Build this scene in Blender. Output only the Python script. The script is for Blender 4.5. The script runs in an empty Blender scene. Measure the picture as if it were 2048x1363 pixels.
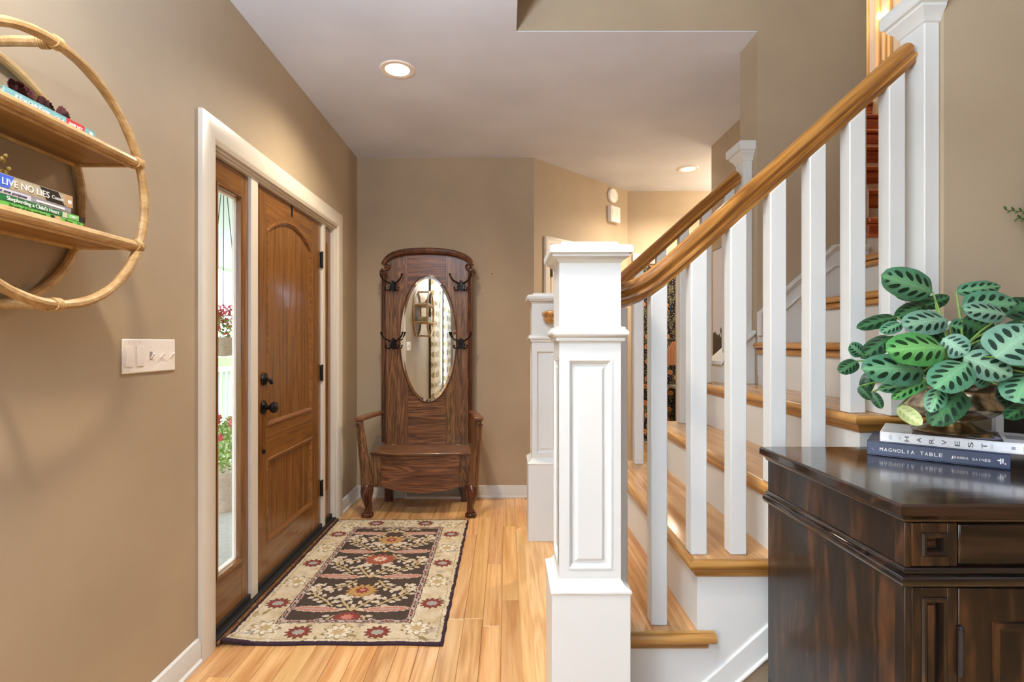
import bpy, bmesh, math, random
import numpy as np
from mathutils import Vector, Matrix, noise
random.seed(7)
R = math.radians
sc = bpy.context.scene
COL = sc.collection

def lin(r, g, b):
    f = lambda c: (c/255/12.92) if c/255 <= 0.04045 else ((c/255+0.055)/1.055)**2.4
    return (f(r), f(g), f(b), 1.0)

# ------------------------------------------------------------------ camera, world, lights, exposure
EYE = 1.257
cam_d = bpy.data.cameras.new('camera'); cam = bpy.data.objects.new('camera', cam_d); COL.objects.link(cam)
cam.location = (0, 0, EYE); cam.rotation_euler = (R(90), 0, 0)
cam_d.sensor_width = 36; cam_d.lens = 36*1056/2048
cam_d.shift_x = 12/2048; cam_d.shift_y = 3/2048
cam_d.clip_start = 0.02
sc.camera = cam
w = bpy.data.worlds.new('daylight'); sc.world = w; w.use_nodes = True
w.node_tree.nodes['Background'].inputs[0].default_value = (0.86, 0.95, 1.06, 1)
w.node_tree.nodes['Background'].inputs[1].default_value = 3.6
sc.view_settings.view_transform = 'Standard'; sc.view_settings.look = 'None'
sc.view_settings.gamma = 1.0; sc.view_settings.use_curve_mapping = False
sc.view_settings.exposure = 0.4
sc.cycles.diffuse_bounces = 7; sc.cycles.max_bounces = 14; sc.cycles.transparent_max_bounces = 16

def area_light(name, loc, rot, sx, sy, power, color, spread=180):
    d = bpy.data.lights.new(name, 'AREA'); d.shape = 'RECTANGLE'; d.size = sx; d.size_y = sy
    d.energy = power; d.color = color; d.spread = R(spread)
    o = bpy.data.objects.new(name, d); COL.objects.link(o); o.location = loc; o.rotation_euler = rot
    return o
DAY = (0.86, 0.95, 1.06); WARM = (1.0, 0.87, 0.68)
# daylight in the window openings of the room behind the camera
area_light('daylight_side_window', (-1.25, -1.0, 1.35), (R(90), 0, R(-90)), 0.9, 1.6, 27, DAY)
# added unseen fill lights without fixtures, aimed up to brighten the ceiling
area_light('added_uplight', (-0.55, 0.1, 1.9), (R(180), 0, 0), 0.3, 0.3, 105, (0.82, 0.95, 1.13))
area_light('added_uplight', (-0.5, -1.9, 1.85), (R(180), 0, 0), 0.3, 0.3, 80, (0.82, 0.95, 1.13))

# ------------------------------------------------------------------ helpers
BASE = {}
def _name(o): return o

class MB:
    def __init__(s, M=None):
        s.v = []; s.f = []; s.M = M; s.smooth = []; s.uv = None
    def add(s, vs, fs, smooth=False):
        n = len(s.v)
        for p in vs:
            p = Vector(p)
            s.v.append(s.M @ p if s.M else p)
        for f in fs:
            s.f.append([i+n for i in f]); s.smooth.append(smooth)
        return s
    def box(s, x0, x1, y0, y1, z0, z1):
        return s.add([(x0,y0,z0),(x1,y0,z0),(x1,y1,z0),(x0,y1,z0),(x0,y0,z1),(x1,y0,z1),(x1,y1,z1),(x0,y1,z1)],
                     [(3,2,1,0),(4,5,6,7),(0,1,5,4),(1,2,6,5),(2,3,7,6),(3,0,4,7)])
    def prism(s, poly, plane, a, b):
        # poly 2d, plane 'xz' extrudes along y, 'yz' along x, 'xy' along z
        mk = {'xz': lambda p, t: (p[0], t, p[1]), 'yz': lambda p, t: (t, p[0], p[1]), 'xy': lambda p, t: (p[0], p[1], t)}[plane]
        n = len(poly)
        vs = [mk(p, a) for p in poly]+[mk(p, b) for p in poly]
        fs = [tuple(range(n)), tuple(range(2*n-1, n-1, -1))]
        fs += [(i, i+n, (i+1) % n+n, (i+1) % n) for i in range(n)]
        return s.add(vs, fs)
    def rings(s, rings, caps=True, closed=False, smooth=True):
        n = len(rings[0]); vs = [p for r in rings for p in r]; fs = []
        m = len(rings)
        for i in range(m if closed else m-1):
            j = (i+1) % m
            for k in range(n):
                fs.append((i*n+k, i*n+(k+1) % n, j*n+(k+1) % n, j*n+k))
        s.add(vs, fs, smooth)
        if caps and not closed:
            s.add(rings[0], [tuple(range(n-1, -1, -1))]); s.add(rings[-1], [tuple(range(n))])
        return s
    def tube(s, path, r, n=8, closed=False, squash=1.0):
        P = [Vector(p) for p in path]; m = len(P)
        rr = r if isinstance(r, (list, tuple)) else [r]*m
        T = []
        for i in range(m):
            a = P[(i-1) % m] if (closed or i > 0) else P[i]; b = P[(i+1) % m] if (closed or i < m-1) else P[i]
            T.append((b-a).normalized())
        up = Vector((0, 0, 1)) if abs(T[0].z) < 0.9 else Vector((1, 0, 0))
        x = T[0].cross(up).normalized(); rings = []
        for i in range(m):
            x = (x-T[i]*x.dot(T[i])).normalized(); y = T[i].cross(x)
            rings.append([P[i]+x*(rr[i]*math.cos(2*math.pi*k/n))+y*(rr[i]*squash*math.sin(2*math.pi*k/n)) for k in range(n)])
        return s.rings(rings, True, closed)
    def sweep(s, path, prof, closed=False, smooth=False):
        # profile (side, up) swept with the world's up direction
        P = [Vector(p) for p in path]; m = len(P); rings = []
        for i in range(m):
            a = P[(i-1) % m] if (closed or i > 0) else P[i]; b = P[(i+1) % m] if (closed or i < m-1) else P[i]
            t = (b-a).normalized(); side = t.cross(Vector((0, 0, 1))).normalized(); up = side.cross(t)
            rings.append([P[i]+side*q[0]+up*q[1] for q in prof])
        return s.rings(rings, True, closed, smooth)
    def frame(s, path, prof, nrm, smooth=False, closed=True):
        # mitred moulding around a planar closed path; profile (outward, along nrm)
        P = [Vector(p) for p in path]; m = len(P); N = Vector(nrm); rings = []
        for i in range(m):
            if closed or 0 < i < m-1:
                d0 = (P[i]-P[(i-1) % m]).normalized(); d1 = (P[(i+1) % m]-P[i]).normalized()
            elif i == 0: d0 = d1 = (P[1]-P[0]).normalized()
            else: d0 = d1 = (P[-1]-P[-2]).normalized()
            n0 = d0.cross(N); n1 = d1.cross(N); b = (n0+n1); b = b/max(b.length_squared, 1e-6)*2
            rings.append([P[i]+b*q[0]+N*q[1] for q in prof])
        return s.rings(rings, True, closed, smooth)
    def lathe(s, prof, c=(0,0,0), n=24, axis=(0,0,1)):
        A = Vector(axis).normalized(); q = A.to_track_quat('Z', 'Y'); c = Vector(c)
        rings = [[c+q @ Vector((max(r, 1e-5)*math.cos(2*math.pi*k/n), max(r, 1e-5)*math.sin(2*math.pi*k/n), z)) for k in range(n)] for r, z in prof]
        return s.rings(rings, True)
    def ball(s, c, r, n=10, m=7):
        r = r if isinstance(r, (list, tuple)) else (r, r, r); rings = []
        for i in range(m+1):
            t = math.pi*i/m; t = min(max(t, .02), math.pi-.02)
            rings.append([(c[0]+r[0]*math.sin(t)*math.cos(2*math.pi*k/n), c[1]+r[1]*math.sin(t)*math.sin(2*math.pi*k/n), c[2]-r[2]*math.cos(t)) for k in range(n)])
        return s.rings(rings, True)
    def build(s, name, mat, parent=None, bevel=0, seg=2, angle=32, smooth_all=False):
        off = BASE.get(parent.name, Vector((0,0,0))) if parent else Vector((0,0,0))
        me = bpy.data.meshes.new(name); me.from_pydata([tuple(p-off) for p in s.v], [], s.f)
        me.polygons.foreach_set('use_smooth', [True if (bevel or smooth_all) else x for x in s.smooth])
        bm = bmesh.new(); bm.from_mesh(me)
        bmesh.ops.recalc_face_normals(bm, faces=bm.faces); bm.to_mesh(me); bm.free()
        if mat: me.materials.append(mat)
        o = bpy.data.objects.new(name, me); COL.objects.link(o)
        if parent:
            o.parent = parent; BASE[o.name] = off
        else: BASE[o.name] = Vector((0,0,0))
        me.set_sharp_from_angle(angle=R(angle))
        if bevel:
            md = o.modifiers.new('edge', 'BEVEL'); md.width = bevel; md.segments = seg; md.limit_method = 'ANGLE'; md.angle_limit = R(40)
            md.harden_normals = False
        return o

def tag(o, label=None, cat=None, group=None, kind=None):
    if label: o['label'] = label
    if cat: o['category'] = cat
    if group: o['group'] = group
    if kind: o['kind'] = kind
    return o
def thing(name, loc, label=None, cat=None, group=None, kind=None, parent=None):
    o = bpy.data.objects.new(name, None); COL.objects.link(o); o.empty_display_size = 0.05
    if parent:
        o.parent = parent; o.location = Vector(loc)-BASE[parent.name]
    else: o.location = loc
    BASE[o.name] = Vector(loc)
    return tag(o, label, cat, group, kind)
def bx(name, mat, parent, b, bevel=0, seg=2):
    return MB().box(*b).build(name, mat, parent, bevel, seg)
def at(px, py, Y):
    return Vector(((px-1012)*Y/1056, Y, EYE-(py-684.5)*Y/1056))
def axes(O, ex, ey):
    ex = Vector(ex).normalized(); ey = Vector(ey); ey = (ey-ex*ey.dot(ex)).normalized(); ez = ex.cross(ey)
    M = Matrix.Identity(4)
    for i, a in enumerate((ex, ey, ez)):
        for k in range(3): M[k][i] = a[k]
    M.translation = Vector(O); return M
def lettering(txt, mat, parent, O, ex, ey, height, width=None, shear=0, name='lettering', spacing=1.0, depth=0.0004):
    c = bpy.data.curves.new('t', 'FONT'); c.body = txt; c.size = 1; c.shear = shear; c.extrude = 0.02; c.space_character = spacing
    o = bpy.data.objects.new('t', c); COL.objects.link(o)
    bpy.context.view_layer.update()
    me = bpy.data.meshes.new_from_object(o.evaluated_get(bpy.context.evaluated_depsgraph_get()))
    bpy.data.objects.remove(o)
    vs = [v.co.copy() for v in me.vertices]; fs = [list(p.vertices) for p in me.polygons]
    x0 = min(v.x for v in vs); x1 = max(v.x for v in vs)
    sy = height/0.72; sx = (width/(x1-x0)) if width else sy
    M = axes(O, ex, ey); b = MB(M)
    b.add([((v.x-x0)*sx, v.y*sy, v.z*depth/0.02) for v in vs], fs)
    bpy.data.meshes.remove(me)
    return b.build(name, mat, parent)

# ------------------------------------------------------------------ materials
def newmat(name):
    m = bpy.data.materials.new(name); m.use_nodes = True
    nt = m.node_tree; return m, nt, nt.nodes['Principled BSDF']
def nd(nt, typ, **kw):
    n = nt.nodes.new(typ)
    for k, v in kw.items(): setattr(n, k, v)
    return n
def mth(nt, op, a, b=None, c=None, clamp=False):
    n = nt.nodes.new('ShaderNodeMath'); n.operation = op; n.use_clamp = clamp
    for i, x in enumerate((a, b, c)):
        if x is None: continue
        if isinstance(x, (int, float)): n.inputs[i].default_value = x
        else: nt.links.new(x, n.inputs[i])
    return n.outputs[0]
def ramp(nt, fac, stops):
    n = nt.nodes.new('ShaderNodeValToRGB'); cr = n.color_ramp
    cr.elements[0].position = stops[0][0]; cr.elements[0].color = stops[0][1]
    cr.elements[1].position = stops[-1][0]; cr.elements[1].color = stops[-1][1]
    for p, c in stops[1:-1]:
        e = cr.elements.new(p); e.color = c
    nt.links.new(fac, n.inputs[0]); return n.outputs[0]
def mixc(nt, fac, a, b, mode='MIX'):
    n = nt.nodes.new('ShaderNodeMix'); n.data_type = 'RGBA'; n.blend_type = mode
    for i, x in ((0, fac), (6, a), (7, b)):
        if isinstance(x, (int, float)): n.inputs[i].default_value = x
        elif isinstance(x, tuple): n.inputs[i].default_value = x
        else: nt.links.new(x, n.inputs[i])
    return n.outputs[2]
def paint(name, c, rough=0.5, bump=0.02, scale=180, spec=0.3, mottle=0.03):
    m, nt, p = newmat(name); L = nt.links.new
    tc = nd(nt, 'ShaderNodeTexCoord'); n1 = nd(nt, 'ShaderNodeTexNoise'); n1.inputs['Scale'].default_value = scale; n1.inputs['Detail'].default_value = 2
    L(tc.outputs['Object'], n1.inputs['Vector'])
    n2 = nd(nt, 'ShaderNodeTexNoise'); n2.inputs['Scale'].default_value = 2.3; n2.inputs['Detail'].default_value = 3; L(tc.outputs['Object'], n2.inputs['Vector'])
    d = tuple(x*(1-mottle*2) for x in c[:3])+(1,); e = tuple(min(1, x*(1+mottle*2)) for x in c[:3])+(1,)
    L(ramp(nt, n2.outputs[0], [(0.3, d), (0.7, e)]), p.inputs['Base Color'])
    b = nd(nt, 'ShaderNodeBump'); b.inputs['Strength'].default_value = bump*5; b.inputs['Distance'].default_value = 0.002
    L(n1.outputs[0], b.inputs['Height']); L(b.outputs[0], p.inputs['Normal'])
    p.inputs['Roughness'].default_value = rough; p.inputs['Specular IOR Level'].default_value = spec
    return m
def wood(name, dark, mid, light, axis='x', grain=28, stretch=0.06, rough=0.35, vary=0.0, coat=0.0, bump=0.05, big=1.0, spec=0.5, ring=0.45, pre=None):
    m, nt, p = newmat(name); L = nt.links.new
    tc = nd(nt, 'ShaderNodeTexCoord'); oi = nd(nt, 'ShaderNodeObjectInfo')
    mp = nd(nt, 'ShaderNodeMapping'); sc_ = [1, 1, 1]; sc_['xyz'.index(axis)] = stretch
    mp.inputs['Scale'].default_value = sc_
    off = nd(nt, 'ShaderNodeVectorMath', operation='ADD'); sh = nd(nt, 'ShaderNodeCombineXYZ')
    r7 = mth(nt, 'MULTIPLY', oi.outputs['Random'], 37.0); r9 = mth(nt, 'MULTIPLY', oi.outputs['Random'], 91.0)
    L(r7, sh.inputs[0]); L(r9, sh.inputs[1]); L(r7, sh.inputs[2])
    src = tc.outputs['Object']
    if pre:
        m0 = nd(nt, 'ShaderNodeMapping'); m0.inputs['Rotation'].default_value = pre; L(src, m0.inputs['Vector']); src = m0.outputs[0]
    L(src, off.inputs[0]); L(sh.outputs[0], off.inputs[1]); L(off.outputs[0], mp.inputs['Vector'])
    n1 = nd(nt, 'ShaderNodeTexNoise'); n1.inputs['Scale'].default_value = grain; n1.inputs['Detail'].default_value = 6; n1.inputs['Distortion'].default_value = 0.6
    n2 = nd(nt, 'ShaderNodeTexNoise'); n2.inputs['Scale'].default_value = grain*0.22*big; n2.inputs['Detail'].default_value = 4; n2.inputs['Distortion'].default_value = 1.2
    n3 = nd(nt, 'ShaderNodeTexNoise'); n3.inputs['Scale'].default_value = grain*6; n3.inputs['Detail'].default_value = 3
    for n in (n1, n2, n3): L(mp.outputs[0], n.inputs['Vector'])
    rings = mth(nt, 'FRACT', mth(nt, 'MULTIPLY', n2.outputs[0], 9.0))
    rings = mth(nt, 'ABSOLUTE', mth(nt, 'SUBTRACT', rings, 0.5))
    f = mth(nt, 'ADD', mth(nt, 'MULTIPLY', n1.outputs[0], 1-ring), mth(nt, 'MULTIPLY', rings, ring*2))
    f = mth(nt, 'ADD', f, mth(nt, 'MULTIPLY', mth(nt, 'SUBTRACT', n3.outputs[0], 0.5), 0.5))
    c = ramp(nt, f, [(0.22, dark), (0.5, mid), (0.78, light)])
    if vary:
        hs = nd(nt, 'ShaderNodeHueSaturation')
        L(mth(nt, 'ADD', mth(nt, 'MULTIPLY', mth(nt, 'FRACT', mth(nt, 'MULTIPLY', oi.outputs['Random'], 13.7)), vary*2), 1-vary), hs.inputs['Value'])
        L(mth(nt, 'ADD', mth(nt, 'MULTIPLY', oi.outputs['Random'], vary*0.10), 0.5-vary*0.05), hs.inputs['Hue'])
        L(c, hs.inputs['Color']); c = hs.outputs[0]
    L(c, p.inputs['Base Color'])
    b = nd(nt, 'ShaderNodeBump'); b.inputs['Strength'].default_value = bump*4; b.inputs['Distance'].default_value = 0.001
    L(f, b.inputs['Height']); L(b.outputs[0], p.inputs['Normal'])
    p.inputs['Roughness'].default_value = rough; p.inputs['Coat Weight'].default_value = coat; p.inputs['Coat Roughness'].default_value = 0.12
    p.inputs['Specular IOR Level'].default_value = spec
    return m
def plain(name, c, rough=0.5, metal=0.0, spec=0.5, noise_amt=0.12, scale=40, bump=0.0):
    m, nt, p = newmat(name); L = nt.links.new
    tc = nd(nt, 'ShaderNodeTexCoord'); n1 = nd(nt, 'ShaderNodeTexNoise'); n1.inputs['Scale'].default_value = scale; n1.inputs['Detail'].default_value = 4
    L(tc.outputs['Object'], n1.inputs['Vector'])
    d = tuple(x*(1-noise_amt) for x in c[:3])+(1,); e = tuple(min(1, x*(1+noise_amt)) for x in c[:3])+(1,)
    L(ramp(nt, n1.outputs[0], [(0.3, d), (0.7, e)]), p.inputs['Base Color'])
    p.inputs['Roughness'].default_value = rough; p.inputs['Metallic'].default_value = metal; p.inputs['Specular IOR Level'].default_value = spec
    if bump:
        b = nd(nt, 'ShaderNodeBump'); b.inputs['Strength'].default_value = bump; b.inputs['Distance'].default_value = 0.003
        L(n1.outputs[0], b.inputs['Height']); L(b.outputs[0], p.inputs['Normal'])
    return m
def glow(name, c, s):
    m, nt, p = newmat(name)
    p.inputs['Base Color'].default_value = c; p.inputs['Emission Color'].default_value = c; p.inputs['Emission Strength'].default_value = s
    return m
def vcol(name, rough=0.9, spec=0.1, bump=0.0, scale=400):
    m, nt, p = newmat(name); a = nd(nt, 'ShaderNodeVertexColor'); a.layer_name = 'tint'
    nt.links.new(a.outputs[0], p.inputs['Base Color']); p.inputs['Roughness'].default_value = rough; p.inputs['Specular IOR Level'].default_value = spec
    if bump:
        tc = nd(nt, 'ShaderNodeTexCoord'); n1 = nd(nt, 'ShaderNodeTexNoise'); n1.inputs['Scale'].default_value = scale
        nt.links.new(tc.outputs['Object'], n1.inputs['Vector'])
        b = nd(nt, 'ShaderNodeBump'); b.inputs['Strength'].default_value = bump; b.inputs['Distance'].default_value = 0.003
        nt.links.new(n1.outputs[0], b.inputs['Height']); nt.links.new(b.outputs[0], p.inputs['Normal'])
    return m

M_WALL = paint('taupe_wall_paint', lin(173, 155, 130), 0.55, 0.03, 220, 0.25)
M_CEIL = paint('ceiling_paint', lin(212, 218, 229), 0.8, 0.02, 200, 0.1)
M_TRIM = paint('white_trim_paint', lin(210, 211, 207), 0.32, 0.006, 60, 0.45, 0.012)
M_CASE = paint('cream_casing_paint', lin(212, 204, 190), 0.35, 0.006, 60, 0.4, 0.012)
M_PLATE = plain('white_plastic', lin(240, 234, 228), 0.35, noise_amt=0.02)
M_FLOOR = wood('oak_floor_wood', lin(180, 126, 74), lin(205, 157, 102), lin(221, 179, 126), 'y', 20, 0.05, 0.28, 0.10, 0.15, 0.03, ring=0.32)
M_TREAD = wood('oak_tread_wood', lin(168, 116, 66), lin(194, 144, 90), lin(210, 164, 110), 'y', 26, 0.05, 0.25, 0.06, 0.2, 0.03)
M_BULL = wood('bullnose_oak_wood', lin(196, 148, 92), lin(214, 168, 110), lin(226, 184, 130), 'y', 22, 0.05, 0.3, 0.0, 0.15, 0.02)
M_TREADX = wood('oak_nosing_wood', lin(128, 84, 34), lin(166, 118, 56), lin(188, 142, 78), 'x', 30, 0.05, 0.3, 0.05, 0.1, 0.04)
M_NOSE = wood('oak_nosing_front_wood', lin(146, 96, 42), lin(184, 132, 68), lin(204, 154, 90), 'y', 30, 0.05, 0.3, 0.05, 0.1, 0.04)
M_RAIL = wood('oak_rail_wood', lin(120, 74, 26), lin(164, 110, 48), lin(190, 138, 70), 'x', 34, 0.04, 0.28, 0.03, 0.2, 0.06, pre=(0, math.atan(0.8926), 0))
M_RED = wood('lamp_reddened_oak_wood', lin(118, 50, 22), lin(160, 76, 36), lin(190, 108, 58), 'x', 30, 0.05, 0.3, 0.05, 0.2)  # red of shade and tungsten light put into the oak colour
M_DOOR = wood('stained_door_wood', lin(96, 60, 26), lin(120, 78, 36), lin(136, 92, 46), 'z', 34, 0.05, 0.24, 0.05, 0.35, 0.02, ring=0.25)
M_DOORY = wood('stained_door_rail_wood', lin(96, 60, 26), lin(120, 78, 36), lin(136, 92, 46), 'y', 34, 0.05, 0.24, 0.05, 0.35, 0.02, ring=0.25)
M_HTZ = wood('quartered_oak_upright', lin(64, 40, 24), lin(108, 72, 44), lin(144, 104, 66), 'z', 34, 0.07, 0.32, 0.14, 0.2, 0.06, 2.2)
M_HTX = wood('quartered_oak_across', lin(66, 38, 24), lin(108, 68, 44), lin(142, 98, 62), 'x', 30, 0.06, 0.32, 0.12, 0.2, 0.06, 1.6)
M_HTD = wood('dark_oak_moulding', lin(48, 22, 12), lin(80, 40, 22), lin(108, 60, 36), 'z', 26, 0.1, 0.28, 0.05, 0.3, 0.04)
M_CABX = wood('espresso_wood_across', lin(10, 7, 6), lin(28, 18, 13), lin(58, 37, 25), 'x', 14, 0.08, 0.14, 0.06, 0.6, 0.05, 1.4)
M_CABZ = wood('espresso_wood_upright', lin(10, 7, 6), lin(34, 21, 13), lin(92, 56, 30), 'z', 11, 0.2, 0.3, 0.06, 0.2, 0.06, 1.2, ring=0.2)
M_RATT = wood('rattan_cane', lin(150, 114, 68), lin(180, 144, 94), lin(202, 170, 120), 'y', 24, 0.3, 0.4, 0.06, 0.1, 0.05, ring=0.2)
M_WRAP = plain('rattan_binding', lin(184, 148, 96), 0.5, noise_amt=0.2, scale=160)
M_SHELF = wood('rattan_shelf_board', lin(120, 82, 42), lin(150, 108, 60), lin(168, 126, 76), 'y', 20, 0.06, 0.45, 0.05, ring=0.2)
M_IRON = plain('oiled_bronze', lin(24, 20, 19), 0.32, 0.6, noise_amt=0.3)
M_BLACK = plain('black_rubber', lin(20, 18, 18), 0.6, noise_amt=0.2)
M_STEEL = plain('dark_steel_hinge', lin(70, 72, 80), 0.25, 0.9)
M_SILV = plain('tarnished_silver', lin(176, 162, 138), 0.26, 1.0, noise_amt=0.5, scale=55, bump=0.15)
M_MIRR = plain('mirror_silvering', lin(228, 230, 226), 0.015, 1.0, noise_amt=0.0)
M_PAGE = plain('book_pages', lin(226, 216, 198), 0.8, noise_amt=0.06, scale=300)
def glassmat():
    m, nt, p = newmat('clear_window_glass'); nt.nodes.remove(p); L = nt.links.new
    t = nd(nt, 'ShaderNodeBsdfTransparent'); t.inputs[0].default_value = (0.96, 0.98, 0.97, 1)
    g = nd(nt, 'ShaderNodeBsdfGlossy'); g.inputs['Roughness'].default_value = 0.02
    fr = nd(nt, 'ShaderNodeLayerWeight'); fr.inputs[0].default_value = 0.5
    mx = nd(nt, 'ShaderNodeMixShader'); L(mth(nt, 'ADD', mth(nt, 'MULTIPLY', mth(nt, 'POWER', fr.outputs['Facing'], 5.0), .5), .04), mx.inputs[0]); L(t.outputs[0], mx.inputs[1]); L(g.outputs[0], mx.inputs[2])
    L(mx.outputs[0], nt.nodes['Material Output'].inputs[0]); return m
M_GLASS = glassmat()

# ------------------------------------------------------------------ room shell
def struct(o): o['kind'] = 'structure'; return o
def rectloft(b, x0, x1, y0, y1, prof, sides=(1, 1, 1, 1)):
    # prof: list of (outset, z); sides switch the outset on for -x, +x, -y, +y
    b.rings([[(x0-o*sides[0], y0-o*sides[2], z), (x1+o*sides[1], y0-o*sides[2], z), (x1+o*sides[1], y1+o*sides[3], z), (x0-o*sides[0], y1+o*sides[3], z)] for o, z in prof], smooth=False)
    return b
CZ = 2.757; TOP = 5.4
floor = struct(MB().box(-1.35, 4.3, -4.1, 1.8, -0.12, 0).box(-1.35, 4.3, 1.8, 7.0, -0.12, -0.007).build('floor', M_FLOOR))
def plank(x0, x1, y0, y1):
    g = 0.0006; c = 0.0012
    b = MB(); x0 += g; x1 -= g; y0 += g; y1 -= g
    b.rings([[(x0, y0, -.007), (x1, y0, -.007), (x1, y1, -.007), (x0, y1, -.007)], [(x0, y0, -c), (x1, y0, -c), (x1, y1, -c), (x0, y1, -c)],
             [(x0+c, y0+c, 0), (x1-c, y0+c, 0), (x1-c, y1-c, 0), (x0+c, y1-c, 0)]], smooth=False)
    return b.build('floor_plank', M_FLOOR, floor)
rp = random.Random(3)
x = -1.21
while x < 2.6:
    ys = 1.8 if x < 0.06 else 2.9
    ye = 4.287 if x+0.085 <= 0.227 else min(5.236, 4.287+(x+0.0-0.227)*0.97)
    if x > 1.5: ys = 4.05; ye = 5.236
    if x > 1.25: ye = 6.6 if x < 2.3 else 5.236
    y = ys-rp.random()*0.6
    while y < ye:
        l = 0.5+rp.random()*0.95
        a, b_ = max(y, ys), min(y+l, ye)
        if b_-a > 0.04: plank(x, x+0.085, a, b_)
        y += l
    x += 0.085
# left wall with the front door opening and the side window behind the camera
wl = MB()
DO = (2.179, 3.748, 2.075)
for b in ((-1.35, -1.21, -4.1, -1.5, 0, CZ), (-1.35, -1.21, -1.5, -0.5, 0, 0.5), (-1.35, -1.21, -1.5, -0.5, 2.2, CZ), (-1.35, -1.21, -0.5, DO[0], 0, CZ),
          (-1.35, -1.21, DO[0], DO[1], DO[2], CZ), (-1.35, -1.21, DO[1], 4.4, 0, CZ)): wl.box(*b)
struct(wl.build('wall_left', M_WALL))
struct(MB().box(-1.35, 0.227, 4.287, 4.4, 0, CZ).build('wall_back', M_WALL))
UA = Vector((0.7176, 0.6963, 0)); NA = Vector((0.6963, -0.7176, 0)); OA = Vector((0.227, 4.287, 0)); LA = 1.363
p0 = OA; p1 = OA+UA*LA
struct(MB().prism([(p0.x, p0.y), (p1.x, p1.y), (p1.x-.07, p1.y+.12), (p0.x-.12, p0.y+.08)], 'xy', 0, CZ).build('wall_angled', M_WALL))
bo = (1.335, 1.74, 2.055)
struct(MB().box(1.13, bo[0], 5.236, 5.36, 0, CZ).box(bo[1], 3.2, 5.236, 5.36, 0, CZ).box(bo[0], bo[1], 5.236, 5.36, bo[2], CZ).build('wall_passage', M_WALL))
# wall beside the stairs carries on upward as the face of the upper floor
struct(MB().prism([(0.05, CZ+.0045), (1.214, CZ+.0045), (1.214, 0), (1.741, 0), (1.741, TOP), (0.05, TOP)], 'xz', 2.55, 2.739).build('wall_stair_far', M_WALL))
struct(MB().box(1.57, 1.741, 2.739, 4.036, 0, TOP).build('wall_stair_flight_left', M_WALL))
struct(MB().box(2.75, 2.87, 1.58, 5.3, 0, TOP).build('wall_stair_right', M_WALL))
struct(MB().box(1.214, 4.3, 1.464, 1.58, 0, TOP).build('wall_stair_near', M_WALL))
struct(MB().box(-0.07, 0.05, -4.1, 2.55, CZ+0.12, TOP).build('wall_upper_left', M_WALL))
struct(MB().box(1.741, 2.75, 4.036, 4.16, 0, 2.9).build('wall_passage_front', M_WALL))
# ceiling: low part over the foyer and passage, high part over the stair hall
struct(MB().box(-1.35, 0.05, -4.1, 2.55, CZ, CZ+0.12).box(-1.35, 0.05, 2.55, 2.74, CZ, CZ+.12).box(0.05, 1.2135, 2.5505, 2.7385, CZ, CZ+.004).box(-1.35, 1.57, 2.74, 4.036, CZ, CZ+0.1).box(-1.35, 3.2, 4.036, 5.36, CZ, CZ+0.1).build('ceiling', M_CEIL))
struct(MB().box(-0.07, 4.3, -4.1, 5.4, TOP, TOP+0.1).build('ceiling_upper', M_CEIL))
# rear and right walls of the room behind the camera
wr = MB()
for b in ((-1.35, 0.6, -4.12, -4.0, 0, TOP), (0.6, 1.9, -4.12, -4.0, 0, 0.9), (0.6, 1.9, -4.12, -4.0, 2.1, TOP), (1.9, 4.3, -4.12, -4.0, 0, TOP)): wr.box(*b)
struct(wr.build('wall_rear', M_WALL))
struct(MB().box(4.2, 4.32, -4.1, 1.464, 0, TOP).build('wall_right', M_WALL))
# powder room beyond the passage
def wallpaper():
    m, nt, p = newmat('dark_floral_wallpaper'); L = nt.links.new
    tc = nd(nt, 'ShaderNodeTexCoord')
    mp = nd(nt, 'ShaderNodeMapping'); mp.inputs['Rotation'].default_value = (R(90), 0, 0); L(tc.outputs['Object'], mp.inputs['Vector'])
    nz = nd(nt, 'ShaderNodeTexNoise'); nz.inputs['Scale'].default_value = 14; L(mp.outputs[0], nz.inputs['Vector'])
    wv = nd(nt, 'ShaderNodeVectorMath', operation='ADD'); sc2 = nd(nt, 'ShaderNodeVectorMath', operation='SCALE'); sc2.inputs['Scale'].default_value = 0.12
    L(nz.outputs['Color'], sc2.inputs[0]); L(sc2.outputs[0], wv.inputs[0]); L(mp.outputs[0], wv.inputs[1])
    def vor(scale, vec):
        v = nd(nt, 'ShaderNodeTexVoronoi'); v.voronoi_dimensions = '2D'; v.inputs['Scale'].default_value = scale; v.inputs['Randomness'].default_value = 0.85; L(vec, v.inputs['Vector']); return v
    st = nd(nt, 'ShaderNodeMapping'); st.inputs['Scale'].default_value = (1, 0.5, 1); st.inputs['Rotation'].default_value = (0, 0, R(35)); L(wv.outputs[0], st.inputs['Vector'])
    lv = vor(13, st.outputs[0]); leaf = mth(nt, 'LESS_THAN', lv.outputs['Distance'], 0.36)
    fl = vor(6.5, mp.outputs[0]); flo = mth(nt, 'LESS_THAN', fl.outputs['Distance'], 0.2); ctr = mth(nt, 'LESS_THAN', fl.outputs['Distance'], 0.07)
    be = vor(26, mp.outputs[0]); ber = mth(nt, 'LESS_THAN', be.outputs['Distance'], 0.13)
    c = mixc(nt, leaf, lin(24, 12, 14), lin(92, 84, 48)); c = mixc(nt, ber, c, lin(226, 214, 196))
    c = mixc(nt, flo, c, lin(226, 150, 84)); c = mixc(nt, ctr, c, lin(170, 84, 40))
    L(c, p.inputs['Base Color']); p.inputs['Roughness'].default_value = 0.7; return m
M_PAPER = wallpaper()
struct(MB().box(0.6, 3.4, 6.75, 6.85, 0, CZ).box(0.5, 0.6, 5.36, 6.85, 0, CZ).box(3.4, 3.5, 5.36, 6.85, 0, CZ).build('wall_powder_room', M_PAPER))
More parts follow.
